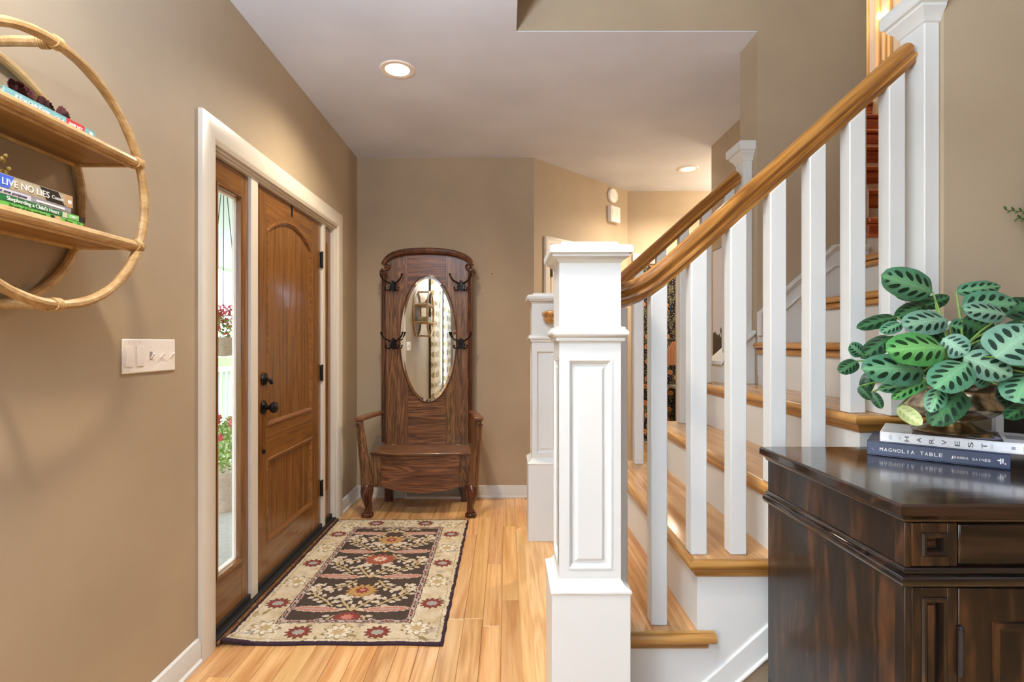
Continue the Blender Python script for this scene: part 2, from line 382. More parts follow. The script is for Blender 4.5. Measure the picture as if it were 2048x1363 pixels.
struct(MB().box(0.5, 3.5, 5.36, 6.85, CZ, CZ+.1).build('ceiling_powder_room', M_CEIL))

# baseboards
def baseboard(name, a, b, n, h=0.1):
    a = Vector(a); b = Vector(b); n = Vector(n)
    prof = [(0, 0), (0.022, 0), (0.022, 0.012), (0.014, 0.02), (0.014, h-0.022), (0.010, h-0.012), (0.010, h-0.006), (0.004, h), (0, h)]
    m = MB().rings([[p+n*q[0]+Vector((0, 0, q[1])) for q in prof] for p in (a, b)], smooth=False)
    return struct(m.build(name, M_TRIM))
baseboard('baseboard_left', (-1.21, -4, 0), (-1.21, 2.07, 0), (1, 0, 0))
baseboard('baseboard_left_corner', (-1.21, 3.857, 0), (-1.21, 4.287, 0), (1, 0, 0))
baseboard('baseboard_back', (-1.21, 4.287, 0), (0.227, 4.287, 0), (0, -1, 0))
baseboard('baseboard_angled', OA, OA+UA*0.11, NA)
baseboard('baseboard_angled_right', OA+UA*1.09, OA+UA*LA, NA)
baseboard('baseboard_passage', (1.825, 5.236, 0), (3.2, 5.236, 0), (0, -1, 0))
# door casing round the entry (mitred corners)
def casing(name, path, nrm, mat, wd=0.105, th=0.022):
    prof = [(0, 0), (0, th*0.55), (0.012, th*0.8), (0.02, th), (wd-0.012, th), (wd, th*0.8), (wd, 0)]
    # profile is measured outward from the opening edge
    return struct(MB().frame(path, [(q[0], q[1]) for q in prof], nrm, closed=False).build(name, mat))
casing('trim_1', [(-1.21, DO[0], 0), (-1.21, DO[0], DO[2]), (-1.21, DO[1], DO[2]), (-1.21, DO[1], 0)][::-1], (1, 0, 0), M_CASE)
# jamb and mullions
fr = MB()
for b in ((-1.33, -1.21, DO[0], DO[0]+.012, 0, DO[2]), (-1.33, -1.21, DO[1]-.012, DO[1], 0, DO[2]), (-1.33, -1.21, DO[0]+.012, DO[1]-.012, DO[2]-.012, DO[2]),
          (-1.33, -1.222, DO[0]+.012, DO[1]-.012, DO[2]-.022, DO[2]-.012),
          (-1.288, -1.226, 2.545, 2.612, 0, DO[2]-.02), (-1.288, -1.226, 3.536, 3.585, 0, DO[2]-.02)): fr.box(*b)
struct(fr.build('trim_2', M_CASE, bevel=0.003))
struct(MB().box(-1.33, -1.205, DO[0], DO[1], 0.001, 0.022).build('trim_3', M_BLACK, bevel=0.004))
struct(MB().box(-1.205, -1.186, DO[0]+.002, DO[1]-.002, 0.0, 0.014).build('trim_4', M_HTX, bevel=0.004))

# front door
FX = -1.241
door = thing('door_1', (FX, 3.07, 0.03), kind='structure')
y0, y1, z0, z1 = 2.616, 3.532, 0.03, 2.05
def arc(t): return 1.844+0.103*(1-((t-3.057)/0.321)**2)
ya, yb = 2.736, 3.378
MB().box(FX-.045, FX, y0, ya, z0, z1).build('stile', M_DOOR, door, 0.002)
MB().box(FX-.045, FX, yb, y1, z0, z1).build('stile', M_DOOR, door, 0.002)
MB().box(FX-.045, FX, ya, yb, z0, .22).build('rail', M_DOORY, door, 0.002)
MB().box(FX-.045, FX, ya, yb, .655, .82).build('rail', M_DOORY, door, 0.002)
ts = [ya+(yb-ya)*i/16 for i in range(17)]
MB().prism([(t, arc(t)) for t in ts]+[(yb, z1), (ya, z1)], 'yz', FX-.045, FX).build('rail', M_DOORY, door)
mprof = [(0, 0.0), (-0.004, 0.005), (-0.012, 0.006), (-0.02, 0.001), (-0.026, -0.008), (-0.026, -0.02), (0, -0.02)]
up = [(FX, ya, .82), (FX, yb, .82)]+[(FX, t, arc(t)) for t in ts[::-1]]
MB().frame(up, mprof, (1, 0, 0)).build('panel_moulding', M_DOORY, door)
lo = [(FX, ya, .22), (FX, yb, .22), (FX, yb, .655), (FX, ya, .655)]
MB().frame(lo, mprof, (1, 0, 0)).build('panel_moulding', M_DOORY, door)
nb = 6; yi, yj = ya+.02, yb-.02; bw = (yj-yi)/nb
def board(a, b, zl, top):
    # one board with chamfered long edges
    g = 0.0065
    pts = [a, a+g, (a+b)/2, b-g, b]; xs = [FX-.017, FX-.009, FX-.009, FX-.009, FX-.017]
    m = MB(); vs = []; fs = []
    for p, xx in zip(pts, xs): vs += [(xx, p, zl), (xx, p, top(p)), (FX-.03, p, zl), (FX-.03, p, top(p))]
    for i in range(4):
        k = i*4; j = k+4
        fs += [(k, j, j+1, k+1), (k+2, k+3, j+3, j+2), (k+1, j+1, j+3, k+3), (k, k+2, j+2, j)]
    fs += [(0, 1, 3, 2), (16, 18, 19, 17)]
    m.add(vs, fs); return m.build('board', M_DOOR, door)
for i in range(nb):
    board(yi+i*bw, yi+(i+1)*bw, .835, lambda t: arc(t)-0.012)
    board(yi+i*bw, yi+(i+1)*bw, .235, lambda t: .64)
MB().box(FX, FX+.012, y0, y1, z0-.006, z0+.02).build('door_sweep', M_BLACK, door, 0.003)
k = MB().lathe([(0.034, 0), (0.036, .004), (0.03, .009), (0.014, .013), (0.011, .03), (0.013, .036), (0.024, .042), (0.029, .052), (0.027, .064), (0.016, .072), (0.001, .074)], (FX, 2.70, .925), 24, (1, 0, 0)).build('knob', M_IRON, door)
d_ = MB().lathe([(0.031, 0), (0.033, .005), (0.03, .012), (0.02, .016), (0.001, .018)], (FX, 2.70, 1.07), 24, (1, 0, 0)).build('deadbolt', M_IRON, door)
MB().tube([(FX+.014, 2.70, 1.07), (FX+.026, 2.70, 1.07), (FX+.036, 2.704, 1.062), (FX+.04, 2.708, 1.045)], [.006, .008, .011, .009], 8).build('thumb_turn', M_IRON, d_)
MB().lathe([(0.011, 0), (0.012, .004), (0.006, .01), (0.001, .011)], (FX, 2.70, .70), 14, (1, 0, 0)).build('bolt_cover', M_IRON, door)
bx('latch_plate', M_IRON, door, (FX-.028, FX-.004, y0-.003, y0+.002, .895, .955))
for hz in (1.81, 1.055, .285):
    h = bx('hinge', M_IRON, door, (FX-.01, FX+.012, y1-.012, y1+.012, hz-.05, hz+.05), .003)
    MB().tube([(FX+.012, y1, hz-.055), (FX+.012, y1, hz+.055)], .007, 8).build('hinge_pin', M_IRON, h)
wh = MB().box(FX, FX+.003, 3.05, 3.066, 1.985, 2.05)
wh.build('wreath_hook', M_IRON, door)

# sidelights
def sidelight(name, a, b):
    s = thing(name, (FX, (a+b)/2, 0.03), kind='structure')
    m = 0.062
    MB().box(FX-.045, FX, a, a+m, .03, 2.05).build('stile', M_DOOR, s, 0.003)
    MB().box(FX-.045, FX, b-m, b, .03, 2.05).build('stile', M_DOOR, s, 0.003)
    MB().box(FX-.045, FX, a+m, b-m, .03, .235).build('bottom_rail', M_DOORY, s, 0.003)
    MB().box(FX-.045, FX, a+m, b-m, 1.945, 2.05).build('top_rail', M_DOORY, s, 0.003)
    path = [(FX, a+m, .235), (FX, b-m, .235), (FX, b-m, 1.945), (FX, a+m, 1.945)]
    MB().frame(path, [(0, 0), (0, .006), (-.008, .008), (-.014, .002), (-.014, -.018), (0, -.018)], (1, 0, 0)).build('glazing_bead', M_DOOR, s)
    path2 = [(FX-.02, a+m+.004, .24), (FX-.02, b-m-.004, .24), (FX-.02, b-m-.004, 1.94), (FX-.02, a+m+.004, 1.94)]
    MB().frame(path2, [(.004, 0), (-.012, .0), (-.018, -.006), (-.018, -.015), (.004, -.015)], (1, 0, 0)).build('outer_frame', M_PLATE, s)
    MB().box(FX-.036, FX-.03, a+m+.01, b-m-.01, .245, 1.935).build('pane', M_GLASS, s)
    MB().box(FX, FX+.012, a, b, .022, .05).build('sill_sweep', M_BLACK, s, 0.003)
sidelight('window_1', 2.193, 2.543)
sidelight('window_2', 3.587, 3.734)

# passage door (white, on the angled wall) and its casing
def angled(u, v, z): return OA+UA*u+NA*v+Vector((0, 0, z))
MA = Matrix(((UA.x, NA.x, 0, OA.x), (UA.y, NA.y, 0, OA.y), (0, 0, 1, 0), (0, 0, 0, 1)))
cprof = [(0, 0), (0, .012), (.012, .018), (.02, .02), (.06, .022), (.068, .018), (.068, 0)]
m = MB(); m.frame([angled(1.02, 0, 0), angled(1.02, 0, 2.07), angled(0.19, 0, 2.07), angled(0.19, 0, 0)], cprof, NA, closed=False)
for v in range(len(m.v)): pass
struct(m.build('trim_5', M_CASE))
d2 = thing('door_2', angled(0.6, 0.002, 0), kind='structure')
MB(MA).box(.20, .30, .002, .014, .01, 2.06).box(.91, 1.01, .002, .014, .01, 2.06).box(.30, .91, .002, .014, .01, .22).box(.30, .91, .002, .014, .95, 1.08).box(.30, .91, .002, .014, 1.94, 2.06).build('door_leaf', M_CASE, d2, 0.002)
for a, b in ((.22, .95), (1.08, 1.94)):
    MB(MA).box(.30, .91, .002, .007, a, b).box(.34, .87, .007, .012, a+.04, b-.04).build('door_panel', M_CASE, d2, 0.002)
for hz in (1.85, 1.03, .25):
    MB(MA).box(.185, .207, .014, .024, hz-.045, hz+.045).build('hinge', M_IRON, d2, 0.002)
# powder room door casing
m = MB().frame([(bo[0], 5.236, 0), (bo[0], 5.236, bo[2]), (bo[1], 5.236, bo[2]), (bo[1], 5.236, 0)], [(-q[0]*1.2, q[1]) for q in cprof][::-1], (0, -1, 0), closed=False)
struct(m.build('trim_6', M_CASE))
struct(MB().box(bo[0], bo[0]+.015, 5.23, 5.37, 0, bo[2]).box(bo[1]-.015, bo[1], 5.23, 5.37, 0, bo[2]).box(bo[0], bo[1], 5.23, 5.37, bo[2]-.015, bo[2]).build('trim_7', M_CASE))

# ------------------------------------------------------------------ staircase
NX = [0.05+0.2275*k for k in range(8)]; ZK = [0.2515+0.2011*k for k in range(8)]
YN, YF = 1.448, 2.720; YMID = 2.084
stair = thing('staircase', (0.05, YMID, 0), 'straight white and oak staircase with square balusters rising to the right', 'staircase')
SL = 0.8926
# bullnose starting step
def rrect(x0, x1, y0, y1, r, n=5):
    pts = []
    for cx, cy, a in ((x0+r, y0+r, 180), (x1-.001, y0+.001, 270), (x1-.001, y1-.001, 0), (x0+r, y1-r, 90)):
        rr = r if cx == x0+r else 0.001
        for i in range(n+1):
            t = R(a+90*i/n); pts.append((cx+rr*math.cos(t), cy+rr*math.sin(t)))
    return pts
def slab(pts, prof):
    c = Vector((sum(p[0] for p in pts)/len(pts), sum(p[1] for p in pts)/len(pts)))
    n = len(pts); P = [Vector(p) for p in pts]; rings = []
    for o, z in prof:
        rg = []
        for i in range(n):
            e = (P[(i+1) % n]-P[i-1]); nn = Vector((e.y, -e.x)).normalized()
            q = P[i]-nn*o; rg.append((q.x, q.y, z))
        rings.append(rg)
    return MB().rings(rings, smooth=True)
bp = rrect(NX[0], 0.335, 1.279, 2.889, 0.06)
z = ZK[0]
slab(bp, [(0.004, z-.03), (0.0, z-.024), (0.0, z-.008), (0.003, z-.002), (0.008, z)]).build('tread', M_BULL, stair, angle=50)
slab(rrect(NX[0]+.03, 0.33, 1.31, 2.86, 0.045), [(0, 0), (0, z-.03)]).build('riser', M_TRIM, stair, angle=50)
slab(rrect(NX[0]+.016, 0.33, 1.297, 2.873, 0.05), [(0.012, z-.055), (0.008, z-.046), (0, z-.03)]).build('scotia', M_NOSE, stair, angle=50)
for k in range(1, 8):
    z = ZK[k]; x0 = NX[k]; xr = x0+.03
    opened = k <= 4
    ya_, yb_ = (YN, YF) if opened else (1.581, 2.549)
    x1 = x0+.2275+.03+(.045 if opened else 0)
    if k == 7: x1 = 2.749
    rx = 0.028
    # tread: main board, front nosing and returned nosing at the open end
    if opened:
        MB().prism([(x0+rx, ya_+rx), (x0+.2575, ya_+rx), (x0+.2575, yb_-rx), (x0+rx, yb_-rx)], 'xy', z-.027, z).build('tread', M_TREAD, stair)
        def bar(pth, name, mat, prof):
            MB().sweep(pth, prof, smooth=True).build(name, mat, stair, angle=50)
        npf = [(-.0, -.027), (.020, -.027), (.026, -.021), (.028, -.0135), (.026, -.006), (.020, -.001), (0, 0)]
        f_ = lambda P: MB().rings(P, smooth=True)
        # front nosing with mitred ends
        def mitre(o, e): return o
        rg = []
        for yy, s in ((ya_+rx, -1), (yb_-rx, 1)):
            rg.append([(x0+rx-q[0], yy+s*q[0], z+q[1]) for q in npf])
        f_(rg).build('nosing', M_NOSE, stair, angle=50)
        for yy, s in ((ya_+rx, -1), (yb_-rx, 1)):
            rg = [[(x0+rx-q[0], yy+s*q[0], z+q[1]) for q in npf], [(x1, yy+s*q[0], z+q[1]) for q in npf]]
            f_(rg).build('return_nosing', M_TREADX, stair, angle=50)
        cpf = [(0, -.027), (.014, -.027), (.011, -.036), (.009, -.044), (.004, -.048), (0, -.052)]
        rg = [[(xr-q[0], yy+s*q[0], z+q[1]) for q in cpf] for yy, s in ((ya_+.03, -1), (yb_-.03, 1))]
        f_(rg).build('scotia', M_NOSE, stair, angle=50)
        for yy, s in ((ya_+.03, -1), (yb_-.03, 1)):
            rg = [[(xr-q[0], yy+s*q[0], z+q[1]) for q in cpf], [(x1-.018, yy+s*q[0], z+q[1]) for q in cpf]]
            f_(rg).build('return_scotia', M_TREADX, stair, angle=50)
    else:
        MB().box(x0, x1, ya_, yb_, z-.027, z).build('tread', M_NOSE if k < 7 else M_TREAD, stair, 0.011, 3)
        MB().box(x0+.016, x0+.04, ya_, yb_, z-.055, z-.027).build('scotia', M_NOSE, stair, 0.008, 3)
    MB().box(xr, xr+.018, ya_+.0522 if opened else ya_, yb_-.0522 if opened else yb_, ZK[k-1], z-.027).build('riser', M_TRIM, stair)
# stringer boards on both open sides, with the moulded strip under them
def line(X): return 0.306+0.89*(X-0.5466)
pts = [(0.2028, 0.0), (1.214, line(1.214)), (1.214, ZK[4]-.028)]
for k in (4, 3, 2, 1):
    pts += [(NX[k]+.03, ZK[k]-.028), (NX[k]+.03, ZK[k-1]-.028)]
pts += [(0.2028, ZK[0]-.03)]
for ys, nm in (((YN+.03, YN+.052), 'stringer'), ((YF-.052, YF-.03), 'stringer')):
    MB().prism(pts, 'xz', *ys).build(nm, M_TRIM, stair)
MB().prism([(0.2028, 0), (0.29, 0), (1.214, line(1.214)-.085), (1.214, line(1.214))], 'xz', YN+.022, YN+.052).build('stringer_moulding', M_TRIM, stair, 0.004)
MB().prism([(0.283, 0), (0.30, 0), (1.214, line(1.214)-.092), (1.214, line(1.214)-.078)], 'xz', YN+.014, YN+.05).build('stringer_bead', M_TRIM, stair, 0.005)
struct(MB().prism([(0.29, 0), (1.214, 0), (1.214, line(1.214)-.05), (0.25, 0)], 'xz', YN+.04, YN+.07).build('wall_under_stair', M_WALL))
struct(MB().prism([(0.29, 0), (1.214, 0), (1.214, line(1.214)), (0.25, 0)], 'xz', YF-.07, YF-.04).build('stair_far_light_block', M_WALL))  # unseen filler under the far stair side, added to block light
# wall skirt: low capped stub at both wall ends, then the board up the far wall
for ya_, yb_ in ((YN, 1.598), (2.57, YF)):
    MB().prism([(1.055, ZK[4]), (1.055, 1.156), (1.2135, 1.297), (1.2135, ZK[4])], 'xz', ya_, yb_).build('skirt_board', M_TRIM, stair, 0.002)
    MB().prism([(1.043, 1.146), (1.043, 1.166), (1.2135, 1.318), (1.2135, 1.298)], 'xz', ya_-.012, yb_+.012).build('skirt_cap', M_TRIM, stair, 0.004)
MB().prism([(1.2145, 1.1), (1.2145, 1.40), (1.575, 1.722), (1.741, 1.722), (1.741, 1.5), (1.5, 1.3)], 'xz', 2.535, 2.55).build('skirt_board', M_TRIM, stair)
MB().frame([(1.2145, 2.535, 1.29), (1.2145, 2.535, 1.40), (1.575, 2.535, 1.722), (1.741, 2.535, 1.722)], [(-.004, -.012), (-.004, .014), (.006, .016), (.012, .010), (.022, .006), (.022, -.012)], (0, -1, 0), closed=False).build('skirt_cap', M_TRIM, stair)
MB().frame([(1.2145, 2.535, 1.305), (1.575, 2.535, 1.625), (1.741, 2.535, 1.625)], [(-.006, -.005), (-.006, .006), (0, .01), (.006, .006), (.006, -.005)], (0, -1, 0), closed=False).build('skirt_moulding', M_TRIM, stair)

def newel(cx, cy):
    nw = thing('newel_post', (cx, cy, ZK[0]), parent=stair)
    hb, hs = .097, .077
    b = MB(); rectloft(b, cx-hb, cx+hb, cy-hb, cy+hb, [(0, ZK[0]), (0, .636), (.003, .640), (.003, .645), (-.004, .650), (-.012, .655), (-.018, .664), (-.02, .668)]); b.build('base', M_TRIM, nw, 0.0015)
    b = MB(); rectloft(b, cx-hs+.008, cx+hs-.008, cy-hs+.008, cy+hs-.008, [(0, .66), (0, 1.47)])
    # face frames leave recessed panels on all four faces
    zr0, zr1, pw = .691, 1.216, .056
    for sx, sy in ((1, 0), (-1, 0), (0, 1), (0, -1)):
        Mx = Matrix.Translation((cx, cy, 0)) @ Matrix.Rotation(math.atan2(sy, sx)-math.pi/2, 4, 'Z')
        q = MB(Mx)
        d0, d1 = hs-.008, hs
        hx = hs if sx == 0 else hs-.008
        q.box(-hx, -pw, d0, d1, .655, 1.47).box(pw, hx, d0, d1, .655, 1.47).box(-pw, pw, d0, d1, .655, zr0).box(-pw, pw, d0, d1, zr1, 1.47)
        b.v += q.v; n0 = len(b.v)-len(q.v); b.f += [[i+n0 for i in f] for f in q.f]; b.smooth += q.smooth
    b.build('shaft', M_TRIM, nw)
    for sx, sy in ((1, 0), (-1, 0), (0, 1), (0, -1)):
        Mx = Matrix.Translation((cx, cy, 0)) @ Matrix.Rotation(math.atan2(sy, sx)-math.pi/2, 4, 'Z')
        q = MB(Mx)
        for (o, y_) in ((0, 0),):
            x0_, x1_, a_, c_ = -pw, pw, zr0, zr1
            rg = []
            for oo, yy in ((0.0, hs+.0015), (.004, hs+.002), (.009, hs-.002), (.012, hs-.008)):
                rg.append([(x0_+oo, yy, a_+oo), (x1_-oo, yy, a_+oo), (x1_-oo, yy, c_-oo), (x0_+oo, yy, c_-oo)])
            q.rings(rg, caps=False, smooth=False)
            rg = []
            for oo, yy in ((.019, hs-.0079), (.023, hs-.004), (.026, hs-.0025)):
                rg.append([(x0_+oo, yy, a_+oo), (x1_-oo, yy, a_+oo), (x1_-oo, yy, c_-oo), (x0_+oo, yy, c_-oo)])
            q.rings(rg, caps=True, smooth=False)
        q.build('raised_panel', M_TRIM, nw)
    b = MB(); rectloft(b, cx-hs, cx+hs, cy-hs, cy+hs, [(-.002, 1.260), (.006, 1.260), (.009, 1.264), (.008, 1.269), (.013, 1.272), (.017, 1.278), (.016, 1.285), (.011, 1.289), (.009, 1.292), (.009, 1.296), (-.002, 1.297)]); b.build('band', M_TRIM, nw, angle_=0) if False else b.build('band', M_TRIM, nw, angle=50, smooth_all=True)
    b = MB(); rectloft(b, cx-hs, cx+hs, cy-hs, cy+hs, [(-.004, 1.450), (.002, 1.458), (.005, 1.461), (.011, 1.468), (.018, 1.470), (.018, 1.477), (.025, 1.478), (.026, 1.492), (.022, 1.497), (.008, 1.501), (-.006, 1.503), (-.007, 1.510), (-.05, 1.510)]); b.build('cap', M_TRIM, nw, angle=35, smooth_all=True)
    return nw
newel(0.21, 1.395); newel(0.21, 2.773)
def rail_z(X):
    if X >= .47: return 1.5636+SL*(X-.571)
    if X <= .278: return 1.388
    return 1.388+SL/(2*(.47-.278))*(X-.278)**2
rprof0 = [(.015, -.0315), (.0165, -.022), (.0235, -.017), (.0235, -.0105), (.0195, -.006), (.0225, .001), (.029, .006), (.0305, .013), (.028, .021), (.021, .027), (.011, .0305)]
rprof = rprof0+[(-a, b) for a, b in rprof0[::-1]]
for side in (1, -1):
    Y = lambda y: y if side == 1 else 2*YMID-y
    path = [(.212, 1.462, 1.388), (.213, 1.480, 1.388), (.219, 1.498, 1.388), (.232, 1.513, 1.388), (.252, 1.521, 1.388), (.278, 1.523, 1.388)]
    path += [(xx, 1.523, rail_z(xx)) for xx in (.31, .34, .37, .40, .43, .47, .7, 1.0, 1.160)]
    MB().sweep([(a, Y(b), c) for a, b, c in path], rprof, smooth=True).build('handrail', M_RAIL, stair, angle=40)
    fil = [(xx, Y(1.523), rail_z(xx)-.036) for xx in (.3, .34, .38, .42, .47, .8, 1.155)]
    MB().sweep(fil, [(-.012, -.004), (.012, -.004), (.012, .008), (-.012, .008)]).build('rail_fillet', M_RAIL, stair)
    hw = .0232
    for i in range(8):
        cx = .3233+.1127*i
        kk = max(1, min(4, int((cx-hw-NX[0])/.2275)))
        zb = ZK[kk] if i < 7 else 1.19
        yb_ = Y(1.523)
        zt = [rail_z(cx-hw)-.042, rail_z(cx+hw)-.042]
        zl = [zb, zb] if i < 7 else [1.156+.8926*(cx-hw-1.043)+.008, 1.156+.8926*(cx+hw-1.043)+.008]
        MB().add([(cx-hw, yb_-hw, zl[0]), (cx+hw, yb_-hw, zl[1]), (cx+hw, yb_+hw, zl[1]), (cx-hw, yb_+hw, zl[0]), (cx-hw, yb_-hw, zt[0]), (cx+hw, yb_-hw, zt[1]), (cx+hw, yb_+hw, zt[1]), (cx-hw, yb_+hw, zt[0])],
                 [(3,2,1,0),(4,5,6,7),(0,1,5,4),(1,2,6,5),(2,3,7,6),(3,0,4,7)]).build('baluster', M_TRIM, stair, 0.003)
    hn = thing('half_newel', (1.19, Y(1.523), 1.28), parent=stair)
    yc = Y(1.523)
    bx('post', M_TRIM, hn, (1.171, 1.2135, yc-.046, yc+.046, 1.27, 2.21), 0.003)
    b = MB(); rectloft(b, 1.171, 1.2135, yc-.046, yc+.046, [(-.004, 2.148), (.004, 2.155), (.006, 2.162), (.014, 2.175), (.024, 2.186), (.024, 2.193), (.032, 2.197), (.036, 2.206), (.036, 2.232), (.032, 2.240), (-.02, 2.243)], (1, 0, 1, 1))
    b.build('cap', M_TRIM, hn, angle=30, smooth_all=True)

# upper flight, going up behind the stair wall
uf = thing('upper_stair_flight', (2.245, 2.53, ZK[7]), 'narrow upper stair flight with oak steps tinted lamplight red climbing away behind the wall', 'staircase')
for k in range(1, 8):
    zt = ZK[7]+.2011*k; yk = 2.53+.2365*(k-1)
    MB().box(1.742, 2.749, yk, yk+.26 if k < 7 else 5.2, zt-.03, zt).build('tread', M_RED, uf, 0.01)
    MB().box(1.742, 2.749, yk+.012, yk+.03, zt-.095, zt-.03).build('tread_apron', M_RED, uf, 0.006)
    MB().box(1.742, 2.749, yk+.025, yk+.045, zt-.2011, zt-.03).build('riser', M_CASE, uf)
for yy, xx, ht in ((2.585, 1.765, 2.02), (2.66, 1.785, 1.86)):
    MB().prism([(1.742, ZK[7]), (xx, ZK[7]), (xx, ht-.03), (xx-.008, ht), (1.742, ht+.005)], 'xz', yy-.02, yy).build('skirt_end', M_CASE, uf, 0.004)
# upper hall seen above the flight: casing strips and a bare bright lamp
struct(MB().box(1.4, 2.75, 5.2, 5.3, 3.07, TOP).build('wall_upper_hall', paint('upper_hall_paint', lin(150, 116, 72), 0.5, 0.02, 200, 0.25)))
M_GOLDLIT = paint('gold_lit_trim_paint', lin(206, 164, 108), 0.4, 0.01, 60, 0.3)  # golden lamplight of the upper hall put into the trim colour
for i, (a, b) in enumerate(((4.0, 4.034), (3.872, 3.908), (3.757, 3.781))):
    struct(MB().box(2.732, 2.75, a, b, 3.075, 5.0).build('trim_%d' % (8+i), M_GOLDLIT, bevel=0.003))
sconce = thing('wall_sconce', (2.75, 3.83, 3.4), 'slim wall lamp with a bare bright bulb at the head of the upper stairs', 'lamp')
MB().box(2.738, 2.75, 3.815, 3.845, 3.25, 3.55).build('back_plate', M_GOLDLIT, sconce, 0.003)
MB().tube([(2.738, 3.83, 3.3), (2.715, 3.83, 3.3), (2.705, 3.83, 3.32), (2.705, 3.83, 3.60)], .004, 8).build('rod', M_GOLDLIT, sconce)
MB().ball((2.705, 3.83, 3.625), (.014, .014, .026)).build('bulb', glow('bulb_light', (1, .82, .55, 1), 60), sconce)

# ------------------------------------------------------------------ recessed lights
M_CAN = glow('lamp_face', (1.0, 0.86, 0.66, 1), 7.0)
M_CANT = plain('lamp_trim_white', lin(236, 226, 214), 0.5, noise_amt=0.02)
def can(x, y, r, label, power):
    t = thing('recessed_light', (x, y, CZ), label, 'ceiling light', 'recessed ceiling lights')
    MB().lathe([(r*.70, -.001), (r*.74, -.006), (r*.97, -.005), (r, -.001), (r, 0.0)], (x, y, CZ), 40).build('trim_ring', M_CANT, t) if False else None
    b = MB(); n = 40
    b.rings([[(x+q*math.cos(2*math.pi*k/n), y+q*math.sin(2*math.pi*k/n), CZ+z) for k in range(n)] for q, z in ((r*.66, .0), (r*.70, -.006), (r*.95, -.007), (r, -.002), (r, 0))], caps=False)
    b.build('trim_ring', M_CANT, t)
    MB().lathe([(r*.68, -.0005), (r*.66, -.003), (.001, -.004)], (x, y, CZ), 32).build('lamp_face', M_CAN, t)
    d = bpy.data.lights.new('recessed_lamp', 'SPOT'); d.energy = power; d.color = WARM; d.spot_size = R(150); d.spot_blend = 0.9; d.shadow_soft_size = 0.06
    o = bpy.data.objects.new('recessed_lamp', d); COL.objects.link(o); o.location = (x, y, CZ-.02)
can(-.5955, 2.898, .096, 'round recessed ceiling light over the entry rug', 100)
can(1.608-.25, 4.652-.02, .085, 'round recessed ceiling light over the passage behind the stairs', 40) if False else can(1.575, 4.56, .085, 'round recessed ceiling light over the passage behind the stairs', 170)
d = bpy.data.lights.new('added_foyer_spot', 'SPOT'); d.energy = 95; d.color = WARM; d.spot_size = R(150); d.spot_blend = 0.9; d.shadow_soft_size = 0.08  # added unseen spot with no fixture, brightens the near left wall
o = bpy.data.objects.new('added_foyer_spot', d); COL.objects.link(o); o.location = (-.45, .75, CZ-.02)
def point(name, loc, e, c, r=.1):
    d = bpy.data.lights.new(name, 'POINT'); d.energy = e; d.color = c; d.shadow_soft_size = r
    o = bpy.data.objects.new(name, d); COL.objects.link(o); o.location = loc
point('added_passage_fill', (2.5, 4.65, 2.5), 30, WARM, .1)  # added unseen fill light, lifts the dim passage
point('upper_hall_lamp', (2.2, 3.4, 4.4), 55, WARM, .15)
point('powder_room_lamp', (1.9, 5.9, 2.2), 22, WARM, .1)

